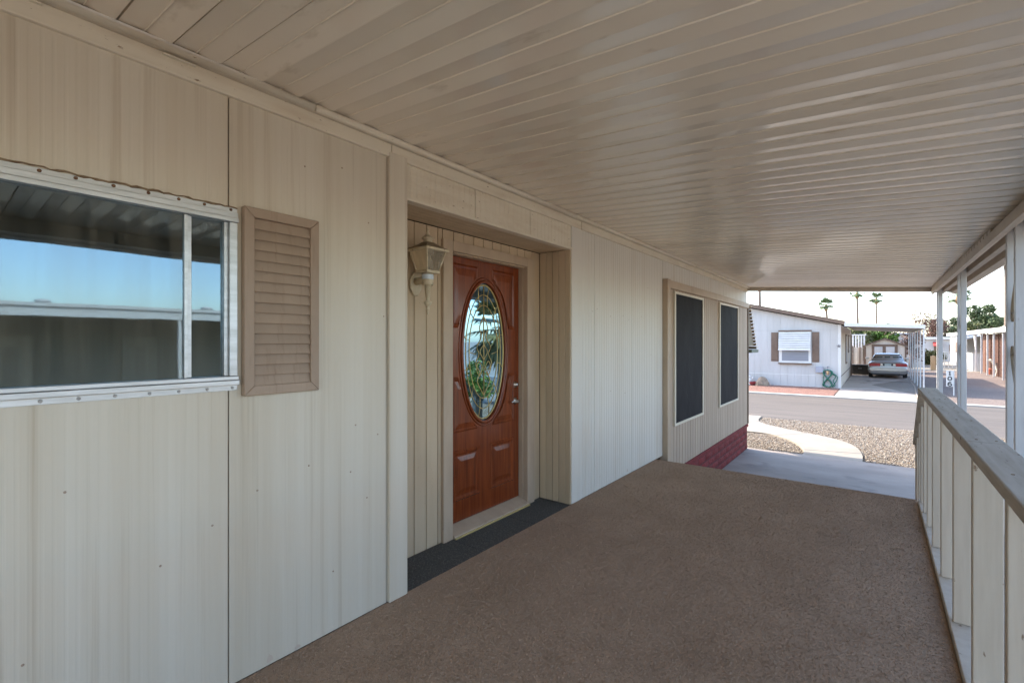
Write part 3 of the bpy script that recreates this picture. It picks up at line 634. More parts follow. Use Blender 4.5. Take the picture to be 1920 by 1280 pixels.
# ------------------------------------------------------------------ patio cover
SL = .0685
def cz(x): return 2.60-SL*(x-WX)
pc = thing('patio_cover', 'ribbed cream metal patio roof on white ornamental posts', 'patio roof', (0, 5, G0))
PITCH = .168; X0, X1 = WX-.02, 1.02
prof = [(.003, .014), (.005, .001), (.079, .004), (.0815, -.001), (.084, .004), (.157, -.008), (.163, -.008), (.1638, .014)]
y0 = -4.9
m = MB(); k = len(prof)
vs = []
for x in (X0, X1):
    vs += [(x, y0+a, cz(x)+b) for a, b in prof]+[(x, y0+.1655, cz(x)+.05), (x, y0+.002, cz(x)+.05)]
kk = k+2
m.add(vs, [(i, (i+1) % kk, kk+(i+1) % kk, kk+i) for i in range(kk)]+[tuple(range(kk)), tuple(range(2*kk-1, kk-1, -1))])
pan = m.build('roof_panel', 'ceiling', pc)
NP = 94
for i in range(1, NP): copy_obj(pan, (0, i*PITCH, random.uniform(-.0012, .0012)), pc)
YE = y0+NP*PITCH                                   # about 10.9
MB().prism([(X0, cz(X0)+.0505), (X1, cz(X1)+.0505), (X1, cz(X1)+.056), (X0, cz(X0)+.056)], 'y', y0-.02, YE+.02).build('roof_sheet', 'white_paint', pc)
# side beam: an inner C channel with lips, and an outer gutter
zb_ = cz(.80)
MB().prism([(.76, zb_-.008), (.76, zb_-.040), (.735, zb_-.045), (.735, zb_-.118), (.765, zb_-.124), (.765, zb_-.100), (.80, zb_-.100), (.80, zb_-.008)], 'y', -4.95, YE+.06).build('side_beam', 'beam', pc)
MB().prism([(.865, zb_-.012), (.865, zb_-.10), (.90, zb_-.12), (.90, zb_-.012)], 'y', -4.95, YE+.06).build('side_beam', 'beam', pc)
MB().prism([(1.03, cz(1.03)+.07), (.99, cz(1)-.01), (.99, cz(1)-.10), (1.05, cz(1)-.12), (1.12, cz(1)-.08), (1.13, cz(1)+.07), (1.12, cz(1)+.07), (1.11, cz(1)-.07), (1.05, cz(1)-.10), (1.01, cz(1)-.09), (1.04, cz(1)+.07)], 'y', -4.95, YE+.08).build('gutter', 'beam', pc)
blk = None
for i in range(62, NP):
    y = y0+i*PITCH
    if blk is None: blk = box('panel_end_block', 'beam', pc, .742, .758, y+.02, y+.155, zb_-.038, zb_-.002, .002); by = y
    else: copy_obj(blk, (0, y-by, 0), pc)
# front fascia, a rolled channel
fp = [(YE+.004, .055), (YE+.004, -.02), (YE+.012, -.06), (YE+.035, -.085), (YE+.06, -.085), (YE+.085, -.06), (YE+.09, -.02), (YE+.09, .055)]
m = MB(); xs_ = (WX-.0, 1.0); n_ = len(fp)
m.add([(x, y, cz(x)+z) for x in xs_ for y, z in fp], [(i, (i+1) % n_, n_+(i+1) % n_, n_+i) for i in range(n_)]+[tuple(range(n_)), tuple(range(2*n_-1, n_-1, -1))])
m.build('front_fascia', 'beam', pc)
def scroll(y0, y1, z0, z1, x):
    out = MB(); w = (y1-y0)/2-.03; yc = (y0+y1)/2; n = max(1, int((z1-z0)/.52))
    for i in range(n):
        za = z0+(z1-z0)*i/n; zc_ = za+(z1-z0)/n/2; h = (z1-z0)/n/2-.02; P = []
        sg = 1 if i % 2 else -1
        for t in np.linspace(-2.6*math.pi, 2.6*math.pi, 60):
            s_ = 1 if t > 0 else -1; a = abs(t); r = w*.85*max(.12, 1-a/(2.9*math.pi)*1.0) if a > .6*math.pi else w*.9
            if a < .6*math.pi: P.append((x, yc+sg*w*math.sin(t/ .6*.5*1.0)*1.0, zc_+h*.62*t/(.6*math.pi)))
            else: P.append((x, yc+sg*s_*(w-r+r*math.cos((a-.6*math.pi)))*1.0, zc_+s_*(h*.62+r*math.sin(a-.6*math.pi))))
        q = MB(); vs = []; fs = []
        for p in P: vs += [(p[0]-.011, p[1], p[2]), (p[0]+.011, p[1], p[2]), (p[0]+.011, p[1]+.004, p[2]+.003), (p[0]-.011, p[1]+.004, p[2]+.003)]
        for i_ in range(len(P)-1):
            for c in range(4): fs.append((i_*4+c, i_*4+(c+1) % 4, i_*4+4+(c+1) % 4, i_*4+4+c))
        out.add(vs, fs)
    return out
for ya in (-3.45, -.6, 2.26, 5.06, 7.94, 10.58):
    yb = ya+.29; px_ = .832; zt = zb_-.10
    p = box('post', 'post_white', pc, px_-.027, px_+.027, ya-.024, ya+.024, G0+.004, zb_-.02, .004)
    box('post', 'post_white', pc, px_-.027, px_+.027, yb-.024, yb+.024, G0+.004, zb_-.02, .004)
    scroll(ya+.025, yb-.025, .15, 2.2, px_).build('scrollwork', 'awning_brown', pc)

# ------------------------------------------------------------------ house across the street
HY = 27.2; hz = gz(HY)
oh = thing('white_house', 'white house across the street with brown sloping eave and shuttered window', 'house', (-5.5, 33, hz))
HX0, HX1, HD = -12.2, -1.36, 38.0
edge_z = lambda x: 2.24+.245*(HX1-x) if x > -6.8 else 2.24+.245*(HX1+6.8)-.245*(-6.8-x)
nb = 36
for i in range(nb):                            # vertical siding panels on the front
    a = HX0+(HX1-.12-HX0)*i/nb; b = HX0+(HX1-.12-HX0)*(i+1)/nb
    MB().prism([(a+.0015, -.17), (b-.0015, -.17), (b-.0015, edge_z(b)-.01), (a+.0015, edge_z(a)-.01)], 'y', HY, HY+.06).build('siding_panel', 'white_siding', oh)
    MB().box(a+.0025, b-.0025, HY-.03, HY+.05, hz-.03, -.185).build('skirting_panel', 'white_siding', oh)
box('belly_band', 'white_paint', oh, HX0, HX1-.12, HY-.035, HY-.004, -.185, -.165, 0)
box('gable_band', 'white_siding', oh, HX0, HX1-.12, HY-.012, HY-.001, 2.02, 2.05, 0)
box('corner_trim', 'white_paint', oh, HX1-.118, HX1+.004, HY-.016, HY+.1, hz-.03, 2.25, .004)
MB().prism([(HX0+.05, hz), (HX1-.02, hz), (HX1-.02, edge_z(HX1)), (-6.8, edge_z(-6.79)-.02), (HX0+.05, edge_z(HX0))], 'y', HY+.065, HD).build('house_body', 'cream_siding', oh)
for i in range(18):
    y = HY+.11+i*.6; box('side_panel', 'cream_siding', oh, HX1-.019, HX1, y, y+.59, .0-.17, 2.22, 0)
box('side_band', 'brown_paint', oh, HX1-.018, HX1+.012, HY+.11, HD, -.20, -.16, 0)
box('side_skirting', 'cream_siding', oh, HX1-.02, HX1+.004, HY+.11, HD, hz-.03, -.21, 0)
for sgn in (0, 1):
    if sgn: P = [(HX1+.16, 2.235), (HX1+.16, 2.42), (-6.8, edge_z(-6.79)+.22), (-6.8, edge_z(-6.79)+.03)]
    else: P = [(-6.81, edge_z(-6.81)+.03), (-6.81, edge_z(-6.81)+.22), (HX0-.3, edge_z(HX0)+.14), (HX0-.3, edge_z(HX0)-.05)]
    MB().prism(P, 'y', HY-.32, HY-.27).build('barge_board', 'brown_paint', oh)
    MB().prism([(P[0][0]-.003 if sgn else P[0][0], P[0][1]+.04), (P[1][0]-.003 if sgn else P[1][0], P[1][1]-.02), (P[2][0], P[2][1]-.02), (P[3][0], P[3][1]+.04)], 'y', HY-.269, HD+.3).build('roof', 'roof_grey', oh)
# window with louvred shutter-awning
wn = box('window', 'white_paint', oh, -3.92, -2.55, HY-.05, HY-.002, .40, 1.94, 0)
box('pane', 'blind_grey', wn, -3.80, -2.66, HY-.054, HY-.051, .50, 1.05, 0)
box('head_trim', 'brown_paint', wn, -3.95, -2.52, HY-.10, HY-.051, 1.955, 2.02, 0)
box('sill', 'brown_paint', wn, -3.95, -2.52, HY-.12, HY-.051, .33, .398, 0)
nlo = 10
for i in range(nlo):
    z = 1.07+.86*i/nlo; yy = HY-.12-.14*(1-i/nlo)
    MB().prism([(yy, z), (yy+.035, z+.064), (yy+.05, z+.064), (yy+.015, z)], 'x', -3.93, -2.57).build('louvre', 'white_paint', wn)
box('awning_rail', 'white_paint', wn, -3.94, -2.56, HY-.28, HY-.25, 1.02, 1.068, 0)
for a, b in ((-4.28, -3.955), (-2.515, -2.22)):
    s_ = box('shutter', 'brown_paint', oh, a, b, HY-.03, HY-.002, .46, 1.92, .004)
    for z0, z1 in ((.52, 1.15), (1.21, 1.86)): box('shutter_field', 'brown_paint', s_, a+.05, b-.05, HY-.04, HY-.0305, z0, z1, .006)
for y0, y1, z0, z1 in ((31.2, 32.6, .25, 1.85), (34.0, 35.2, .8, 1.85)):
    w2 = box('window', 'brown_paint', oh, HX1-.01, HX1+.03, y0, y1, z0, z1, 0)
    box('pane', 'blind_grey', w2, HX1+.031, HX1+.034, y0+.1, y1-.1, z0+.1, z1-.1, 0)
box('side_door_trim', 'brown_paint', oh, HX1-.01, HX1+.05, 37.4, 37.95, hz, 1.9, 0)
tag(box('meter_box', 'grey_box', None, -2.36, -2.06, HY-.16, HY-.004, -.03, .25, .006), 'grey metal utility box on the white house wall above the hose', 'utility box')
# wall star
P = []
for i in range(10):
    a = R(90+36*i); r = .10 if i % 2 == 0 else .042; P.append((-1.44+r*math.cos(a), 1.24+r*math.sin(a)))
tag(MB().prism(P, 'y', HY-.035, HY-.017).build('wall_star', 'star_metal'), 'small dark metal star hung at the corner of the white house', 'ornament')
# garden hose coiled on a hook
hs = thing('garden_hose', 'coiled green garden hose hanging on the white house wall', 'hose', (-1.8, HY, hz))
m = MB(); P = []
for i in range(230):
    t = i/230*2*math.pi*8; w = 1+.12*math.sin(i*.31)
    P.append((-1.88+.17*w*math.sin(t)*1.0+.02*math.sin(i*.2), HY-.10-.05*math.sin(i*.13), -.30+.40*math.cos(t/2)*1.0*(1 if True else 1)))
m.tube(P, .018, 6)
P = [(-1.75, HY-.1, -.02), (-1.6, HY-.1, -.10), (-1.5, HY-.1, -.2), (-1.52, HY-.1, -.38), (-1.62, HY-.1, -.55), (-1.7, HY-.12, -.66), (-1.9, HY-.12, -.68), (-2.02, HY-.1, -.6), (-2.05, HY-.1, -.3), (-1.98, HY-.1, 0)]
m.tube(cat(P, 5), .018, 6)
P = [(-1.75, HY-.1, -.05), (-1.56, HY-.1, -.2), (-1.66, HY-.1, -.4), (-1.58, HY-.1, -.6), (-1.7, HY-.12, -.7)]
m.tube(cat(P, 5), .018, 6); m.build('coil', 'hose', hs, True)
MB().tube([(-1.87, HY-.005, .26), (-1.87, HY-.12, .26), (-1.87, HY-.12, .08), (-1.87, HY-.005, .0)], .02, 8).build('hook', 'grey_box', hs, True)
MB().tube([(-1.87, HY-.14, .05), (-1.87, HY-.14, -.12)], [.06, .04], 8).build('nozzle', 'wood_orange', hs, True)
# rocks, statue
def blob(name, mat, c, r, label, cat_, group=None, seed=0):
    q = np.random.default_rng(seed); m = MB(); nu, nv = 12, 8; vs = []
    ph = q.uniform(0, 6, 6)
    for j in range(nv+1):
        v = math.pi*j/nv
        for i in range(nu):
            u = 2*math.pi*i/nu; k = 1+.16*math.sin(2*u+ph[0])*math.sin(v)+.12*math.sin(3*v+ph[1])+.1*math.sin(3*u+2*v+ph[2])
            vs.append((c[0]+r[0]*k*math.sin(v)*math.cos(u), c[1]+r[1]*k*math.sin(v)*math.sin(u), c[2]+r[2]*k*math.cos(v)))
    m.add(vs, [(j*nu+i, j*nu+(i+1) % nu, (j+1)*nu+(i+1) % nu, (j+1)*nu+i) for j in range(nv) for i in range(nu)])
    return tag(m.build(name, mat), label, cat_, group)
blob('boulder', 'rock', (-4.62, 26.75, gz(26.75)+.14), (.28, .22, .26), 'large tan boulder by the white house skirting', 'rock', 'rocks by the white house', 3)
blob('boulder', 'brick_red', (-5.02, 26.8, gz(26.8)+.07), (.24, .2, .12), 'low dark reddish rock between the boulder and the white figurine', 'rock', 'rocks by the white house', 5)
sx, sy_ = -5.2, 26.8; sz_ = gz(26.8)
st = thing('garden_statue', 'small white garden figurine by the wall of the white house', 'statue', (sx, sy_, sz_))
MB().lathe([(.10, 0), (.11, .02), (.08, .05), (.06, .12), (.085, .2), (.10, .27), (.06, .33), (.03, .36)], (sx, sy_, sz_), 14).build('figure_body', 'white_paint', st, True)
MB().lathe([(.01, .34), (.05, .36), (.065, .41), (.05, .46), (.01, .485)], (sx, sy_, sz_), 12).build('figure_head', 'white_paint', st, True)
for s_ in (-1, 1): MB().tube(cat([(sx+s_*.04, sy_, sz_+.25), (sx+s_*.12, sy_, sz_+.32), (sx+s_*.17, sy_, sz_+.40), (sx+s_*.13, sy_, sz_+.28)], 4), [.03]*4+[.035]*4+[.02]*4+[.012], 8).build('figure_wing', 'white_paint', st, True)
# TV antenna on the roof
an = thing('roof_antenna', 'thin metal television antenna above the white house roof', 'antenna', (-4.6, 40, 2.6))
def P3(px, py, Y):
    a = (px-960)/890; b = (640-py)/890; c_, s_ = math.cos(R(YAW)), math.sin(R(YAW)); v = np.array((a*c_-s_, a*s_+c_, b)); return v*Y/v[1]+np.array((0, 0, 1.46))
ax_, az_ = -3.9, 3.6
ax_ = -4.36
MB().tube([(ax_, 34, 2.5), (ax_, 34, 4.02)], .025, 6).build('mast', 'grey_box', an)
MB().tube([(ax_-.75, 34, 3.98), (ax_+2.0, 34, 4.12)], .018, 6).build('boom', 'grey_box', an)
for i in range(11):
    x = ax_-.7+i*.26; h = .55-.03*i; z = 3.98+.014*(i*.26)*3.6
    MB().tube([(x-.1, 34-h, z+.012), (x+.1, 34+h, z+.012)], .010, 5).build('element', 'grey_box', an)
# carport
cp = thing('carport', 'flat carport roof with white fascia and a row of thin white posts', 'carport', (.1, 32, hz))
CY0, CY1, CX0, CX1 = 26.3, 38.5, -1.19, 1.56
zc_ = lambda x: 2.20-.052*(x-CX0)
npn = 40
for i in range(npn):
    a = CY0+.06+(CY1-CY0-.06)*i/npn; b = a+(CY1-CY0-.06)/npn-.012
    MB().prism([(CX0, zc_(CX0)-.02), (CX1, zc_(CX1)-.02), (CX1, zc_(CX1)+.03), (CX0, zc_(CX0)+.03)], 'y', a, b).build('roof_pan', 'beam', cp)
MB().prism([(CX0, zc_(CX0)+.031), (CX1, zc_(CX1)+.031), (CX1, zc_(CX1)+.06), (CX0, zc_(CX0)+.06)], 'y', CY0+.05, CY1).build('roof_sheet', 'white_paint', cp)
MB().prism([(CX0, zc_(CX0)-.05), (CX1+.03, zc_(CX1)-.05), (CX1+.03, zc_(CX1)+.10), (CX0, zc_(CX0)+.10)], 'y', CY0, CY0+.045).build('fascia', 'white_paint', cp)
MB().box(CX1-.02, CX1+.03, CY0+.05, CY1, zc_(CX1)-.09, zc_(CX1)-.021).build('side_beam', 'white_paint', cp)
for i in range(7):
    y = CY0+.08+i*2.0; g = gz(y)
    box('post', 'post_white', cp, CX1-.035, CX1+.015, y, y+.05, g, zc_(CX1)-.09, .004)
# shed
SY = 41.0; g = gz(SY)
shd = thing('garden_shed', 'tan gabled shed with brown trimmed double doors behind the car', 'shed', (.42, 42.5, g))
MB().prism([(-.70, g), (1.52, g), (1.52, 1.12), (.42, 1.60), (-.70, 1.12)], 'y', SY, SY+3).build('shed_body', 'cream_siding', shd)
for a, b in (((-.82, 1.08), (.42, 1.62)), ((.42, 1.62), (1.66, 1.08))):
    MB().prism([a, b, (b[0], b[1]+.08), (a[0], a[1]+.08)], 'y', SY-.18, SY+3.1).build('shed_roof', 'brown_paint', shd)
for a, b in ((-.72, -.62), (1.45, 1.54)): box('corner_post', 'brown_paint', shd, a, b, SY-.04, SY-.002, g, 1.10, 0)
dd = box('door_frame', 'brown_paint', shd, -.30, 1.08, SY-.05, SY-.002, g+.05, 1.26, 0)
for a, b in ((-.16, .28), (.46, .92)): box('door_panel', 'white_siding', dd, a, b, SY-.07, SY-.0505, g+.2, 1.10, 0)
# fence piece and dark storage left of the car
fc = thing('board_fence', 'short tan board fence between white house and shed', 'fence', (-1.0, 40.6, gz(40)))
for i in range(3): box('fence_board', 'cream_siding', fc, -1.36+.2*i, -1.18+.2*i, 40.6, 40.64, gz(40), 1.05, 0)
for x in (-1.38, -.98, -.76): box('fence_post', 'brown_paint', fc, x, x+.06, 40.52, 40.6, gz(40), 1.15, 0)
sb = thing('storage_chest', 'black lidded storage chest at the back of the carport beside the car', 'chest', (-.9, 38.4, gz(38)))
box('chest_body', 'black_plastic', sb, -1.33, -.45, 38.2, 38.9, gz(38)+.012, -.12, .02)
box('lid', 'black_plastic', sb, -1.35, -.43, 38.16, 38.93, -.118, -.04, .02)
box('handle', 'grey_box', sb, -1.0, -.8, 38.14, 38.159, -.3, -.26, .004)

# ------------------------------------------------------------------ car, seen from behind
CX, CYR = .485, 35.2; cg = gz(CYR)+.012
car = thing('parked_car', 'silver sedan parked tail-out under the carport', 'car', (CX, CYR+2.4, cg))
def loft(secs, smooth=True):
    """secs: list of (y, [(x,z)...]) closed rings"""
    m = MB(); n = len(secs[0][1]); vs = [(CX+x, CYR+y, cg+z) for y, ring in secs for x, z in ring]
    fs = [(j*n+i, j*n+(i+1) % n, (j+1)*n+(i+1) % n, (j+1)*n+i) for j in range(len(secs)-1) for i in range(n)]
    fs += [tuple(range(n)), tuple(range((len(secs)-1)*n, len(secs)*n))[::-1]]
    return m.add(vs, fs)
def ring(w, zb, zt, zs, ws, n=7):
    """half width w at the belt, zb bottom, zt top, zs shoulder height, ws top half width"""
    h = [(0, zb), (w*.80, zb), (w*.95, zb+.06), (w*.99, zb+.2), (w, (zb+zs)/2+.06), (w*.985, zs-.06), (ws+.03, zs+.0), (ws*.9, zt-.008), (ws*.5, zt), (0, zt+.004)]
    return h+[(-x, z) for x, z in h[-2:0:-1]]
body = loft([(-.02, ring(.84, .34, .60, .58, .80)), (.0, ring(.88, .30, .78, .72, .80)), (.06, ring(.91, .27, .93, .87, .78)), (.14, ring(.92, .25, .975, .91, .78)), (.55, ring(.93, .24, .985, .93, .80)), (.95, ring(.93, .23, .985, .94, .82)),
             (2.2, ring(.93, .22, .98, .93, .82)), (3.4, ring(.93, .22, .95, .9, .80)), (4.4, ring(.90, .24, .86, .78, .76)), (4.85, ring(.80, .28, .68, .62, .70))])
body.build('body', 'car_paint', car, True)
gh = lambda y, wb, wt, zt: (y, [(-wb, .95), (wb, .95), (wb-.02, .99), (wt+.02, zt-.06), (wt-.05, zt), (0, zt+.015), (-wt+.05, zt), (-wt-.02, zt-.06), (-wb+.02, .99)])
roofm = loft([gh(.80, .78, .76, 1.0), gh(1.20, .80, .66, 1.32), gh(1.5, .81, .60, 1.41), gh(2.3, .81, .60, 1.43), gh(2.8, .81, .61, 1.40), gh(3.55, .80, .74, 1.01)])
roofm.build('cabin', 'car_paint', car, True)
# rear window lies just above the cabin surface
def q3(x, y, z): return (CX+x, CYR+y, cg+z)
MB().add([q3(-.69, .835, 1.015), q3(.69, .835, 1.015), q3(.66, 1.10, 1.245), q3(.575, 1.33, 1.385), q3(-.575, 1.33, 1.385), q3(-.66, 1.10, 1.245)], [(0, 1, 2, 5), (5, 2, 3, 4)]).build('rear_window', 'black_plastic', car)
for x in (-.36, .0, .38):
    MB().box(CX+x-.13, CX+x+.13, CYR+1.0, CYR+1.04, cg+1.18, cg+1.27).build('head_restraint', 'car_seat', car, bevel=.02)
for s_ in (-1, 1):
    MB().add([q3(s_*.805, 1.15, 1.0), q3(s_*.80, 3.3, 1.0), q3(s_*.655, 2.75, 1.35), q3(s_*.655, 1.5, 1.36)], [(0, 1, 2, 3)]).build('side_window', 'black_plastic', car)
    MB().prism([(CX+s_*.35, cg+.70), (CX+s_*.86, cg+.69), (CX+s_*.87, cg+.80), (CX+s_*.83, cg+.88), (CX+s_*.35, cg+.885)], 'y', CYR-.022, CYR+.09).build('tail_light', 'tail_red', car, bevel=.01)
    MB().box(CX+s_*.29-.05, CX+s_*.29+.05, CYR-.012, CYR+.06, cg+.745, cg+.845).build('reverse_light', 'chrome', car, bevel=.008)
    mr = MB().box(CX+s_*1.0-.10, CX+s_*1.0+.10, CYR+3.05, CYR+3.15, cg+1.02, cg+1.15).build('door_mirror', 'car_paint', car, bevel=.03)
    for yy in (.95, 3.85):
        t = MB().lathe([(.20, -.1), (.30, -.1), (.325, -.07), (.325, .07), (.30, .1), (.20, .1)], (CX+s_*.80, CYR+yy, cg+.322), 22, 'x').build('wheel', 'tyre', car, True)
        MB().lathe([(.19, -.06), (.20, .085), (.05, .10)], (CX+s_*.80, CYR+yy, cg+.322), 18, 'x').build('rim', 'chrome', t, True)
box('plate_recess', 'car_trim', car, CX-.235, CX+.235, CYR-.008, CYR+.06, cg+.73, cg+.86, .006)
box('licence_plate', 'plate_white', car, CX-.15, CX+.15, CYR-.022, CYR-.009, cg+.735, cg+.852, .004)
bp = loft([(-.10, [(-.80, .44), (.80, .44), (.86, .50), (.86, .58), (.80, .63), (-.80, .63), (-.86, .58), (-.86, .50)]), (.10, [(-.90, .38), (.90, .38), (.935, .48), (.935, .60), (.90, .66), (-.90, .66), (-.935, .60), (-.935, .48)])])
bp.build('bumper', 'car_paint', car, bevel=.012)
box('bumper_strip', 'chrome', car, CX-.80, CX+.80, CYR-.112, CYR-.10, cg+.445, cg+.462, .003)
box('underbody', 'car_trim', car, CX-.75, CX+.75, CYR+.05, CYR+4.5, cg+.2, cg+.40, .03)
MB().tube([q3(.55, -.06, .30), q3(.55, .5, .30)], .035, 10).build('exhaust_pipe', 'chrome', car, True)

# ------------------------------------------------------------------ lots on the right side
ns_ = thing('house_number_sign', 'white number post reading 106 across the street', 'sign', (2.36, 26.5, gz(26.5)))
gx, gy = 2.36, 26.5
box('sign_board', 'white_paint', ns_, 2.255, 2.475, gy, gy+.03, -.40, .255, .004)
box('stake', 'white_paint', ns_, 2.474, 2.51, gy+.031, gy+.08, gz(gy)-.05, .25, .003)
def digit(kind, cx_, cz_):
    w, h, r = .055, .075, .019
    if kind == '1':
        MBx = MB().tube([(cx_-.03, gy-.003, cz_+.045), (cx_, gy-.003, cz_+h), (cx_, gy-.003, cz_-h)], r, 6)
        MBx.tube([(cx_-.035, gy-.003, cz_-h), (cx_+.035, gy-.003, cz_-h)], r*.8, 6)
    elif kind == '0': MBx = MB().tube([(cx_+w*math.cos(t), gy-.003, cz_+h*math.sin(t)) for t in np.linspace(0, 2*math.pi, 20, endpoint=False)], r, 6, True)
    else:
        MBx = MB().tube([(cx_+w*math.cos(t), gy-.003, cz_-.03+.048*math.sin(t)) for t in np.linspace(0, 2*math.pi, 16, endpoint=False)], r, 6, True)
        MBx.tube(cat([(cx_+.045, gy-.003, cz_+h*.85), (cx_, gy-.003, cz_+h), (cx_-.045, gy-.003, cz_+.04), (cx_-.055, gy-.003, cz_-.03)], 4), r, 6)
    return MBx.build('digit', 'black_plastic', ns_)
digit('1', 2.365, .16); digit('0', 2.365, -.065); digit('6', 2.365, -.29)

rh = thing('carport_home', 'long white home on the right with sunlit carport roof and slim posts', 'house', (8.5, 46, -.7))
RX = 5.55
rz = lambda y: 2.03
box('carport_roof', 'white_paint', rh, RX-.1, RX+3.4, 33.0, 48.2, 2.05, 2.13, 0)
box('fascia', 'white_paint', rh, RX-.16, RX-.10, 32.9, 63, 1.98, 2.24, 0)
box('house_roof', 'roof_grey', rh, RX+1.0, RX+8, 33, 63, 2.24, 2.40, 0)
for y in (34.7, 37.6, 40.3, 42.4, 44.6, 46.9):
    p = box('post', 'white_paint', rh, RX-.03, RX+.05, y, y+.08, -.71, 2.05, 0)
MB().tube([(RX, 46.9, .9), (RX, 47.7, 2.03)], .04, 6).build('post_brace', 'white_paint', rh)
for y in (33.4, 35.9, 38.4, 40.9, 43.4):                 # lattice bays
    b = MB(); w = 2.3; x = RX+.3; st_ = .24
    lt = box('lattice_frame', 'lattice', rh, x-.03, x+.03, y, y+.08, -.70, 1.95, 0)
    for sg in (1, -1):
        k = -11
        while k*st_ < w+2.7:
            a = k*st_; pts = []
            # clip a diagonal strip against the bay
            ya, za = a, 0.; yb, zb2 = a+2.6, 2.6
            t0 = max(0, (0-a)/2.6); t1 = min(1, (w-a)/2.6)
            if t1 > t0+.02:
                p0, p1 = a+2.6*t0, a+2.6*t1; q0, q1 = 2.6*t0, 2.6*t1
                if sg < 0: q0, q1 = 2.6-q0, 2.6-q1
                b.prism([(y+p0, -.68+q0-.035), (y+p1, -.68+q1-.035), (y+p1, -.68+q1+.035), (y+p0, -.68+q0+.035)], 'x', x+(.0 if sg > 0 else .016), x+(.014 if sg > 0 else .03))
            k += 1
    b.build('lattice_strips', 'lattice', lt)
box('shade_board', 'lattice', rh, RX+.35, RX+.40, 45.9, 46.85, -.7, 1.95, 0)
box('house_wall', 'white_siding', rh, RX+3.4, RX+8, 33, 48.2, -.72, 2.24, 0)
for i in range(12): box('wall_panel', 'cream_siding', rh, RX+1.0+.28*i, RX+1.26+.28*i, 50.4, 50.46, -.7, 2.0, 0)
box('low_wall', 'white_paint', rh, RX-.1, RX+1.2, 47.5, 47.62, -.70, .62, 0); box('low_wall', 'white_paint', rh, RX-.1, RX-.0, 47.63, 50.3, -.70, .62, 0)
box('wall_cap', 'cream_siding', rh, RX-.14, RX+1.25, 47.46, 47.66, .621, .67, 0)
MB().prism([(RX-.9, 1.55), (RX-.9, 1.68), (RX+1.4, 2.04), (RX+1.4, 1.95)], 'y', 47.7, 52).build('blue_awning', 'awning_blue', rh)
MB().tube([(RX+.3, 47.6, 1.05), (RX+.8, 47.7, .70)], .05, 6).build('tool_handle', 'brown_paint', rh)
box('house_wall', 'white_siding', rh, RX+.1, RX+5, 52, 63, -.72, 2.0, 0)
for y in (54, 57.5): 
    w_ = box('window', 'brown_paint', rh, RX+.06, RX+.099, y, y+1.3, .5, 1.4, 0)
MB().lathe([(.02, 0), (.22, .03), (.30, .09)], (RX+.2, 58, 2.55), 16, 'x').build('satellite_dish', 'white_paint', rh, True)
MB().tube([(RX+.2, 58, 2.2), (RX+.2, 58, 2.55)], .03, 6).build('dish_mast', 'grey_box', rh)
wf = thing('wood_planter', 'orange wood panelled planter wall on white block base at the right edge', 'planter', (5.9, 33, -.7))
box('base_block', 'white_paint', wf, 5.25, 5.4, 31.2, 33.0, -.72, -.36, 0); box('base_block', 'white_paint', wf, 5.25, 5.4, 33.1, 34.0, -.72, -.36, 0)
for i in range(9): box('plank', 'wood_orange', wf, 5.24, 5.30, 31.2+.31*i, 31.49+.31*i, -.355, .55, 0)
box('cap_board', 'wood_orange', wf, 5.2, 5.45, 31.15, 34.05, .551, .60, 0)
# garden chair and pot beside the lattice
gc = thing('garden_chair', 'cream slatted garden chair beside the lattice carport', 'chair', (5.9, 41.5, -.7))
for s_ in (0, .5): 
    MB().tube(cat([(5.75, 41.3+s_, -.70), (5.82, 41.3+s_, -.3), (5.72, 41.3+s_, .1), (5.5, 41.3+s_, .32)], 4), .03, 6).build('back_post', 'screen_frame', gc)
    MB().tube([(6.2, 41.3+s_, -.7), (6.2, 41.3+s_, -.25)], .03, 6).build('leg', 'screen_frame', gc)
for i in range(5):
    t = i/4; MB().box(5.78-.22*t**2, 5.82-.22*t**2, 41.27, 41.83, -.18+.46*t, -.10+.46*t).build('back_slat', 'screen_frame', gc)
MB().box(5.8, 6.24, 41.28, 41.82, -.27, -.23).build('seat', 'screen_frame', gc)
tag(MB().lathe([(.14, 0), (.19, .03), (.24, .34), (.26, .36), (.26, .40), (.22, .40)], (5.95, 43.6, -.70), 18).build('terracotta_pot', 'terracotta', None, True), 'orange terracotta pot at the foot of the lattice', 'pot')
tag(MB().prism([(3.15, -.70), (3.43, -.70), (3.43, .35), (3.33, .42), (3.15, .38)], 'y', 47.0, 47.25).build('wood_post', 'wood_orange'), 'stout pale wooden post beside the far drive', 'post')
# rail fence and far white home with a red awning
rf = thing('picket_rail', 'white metal handrail beside the far drive', 'railing', (4.3, 52, -.7))
for i in range(6): box('rail_post', 'white_paint', rf, 3.95+.24*i, 4.0+.24*i, 50.6, 50.65, -.69, .62, 0)
for z in (.0-.05, .6): box('rail_bar', 'white_paint', rf, 3.9, 5.2, 50.59, 50.66, z, z+.05, 0)
fh = thing('far_home', 'distant low white home with red awning behind the hedge', 'house', (4.0, 72, -.7))
box('home_body', 'white_siding', fh, 2.0, 9.5, 70, 76, -.72, 1.7, 0); box('home_roof', 'white_paint', fh, 1.8, 9.8, 69.6, 76, 1.701, 1.95, 0)
MB().prism([(68.9, .95), (69.95, 1.35), (69.95, 1.42), (68.9, 1.02)], 'x', 4.85, 5.6).build('red_awning', 'awning_red', fh)
for a in (2.6, 3.5, 4.95, 6.2): box('window', 'brown_paint', fh, a, a+.5, 69.94, 69.998, .2, 1.1, 0)
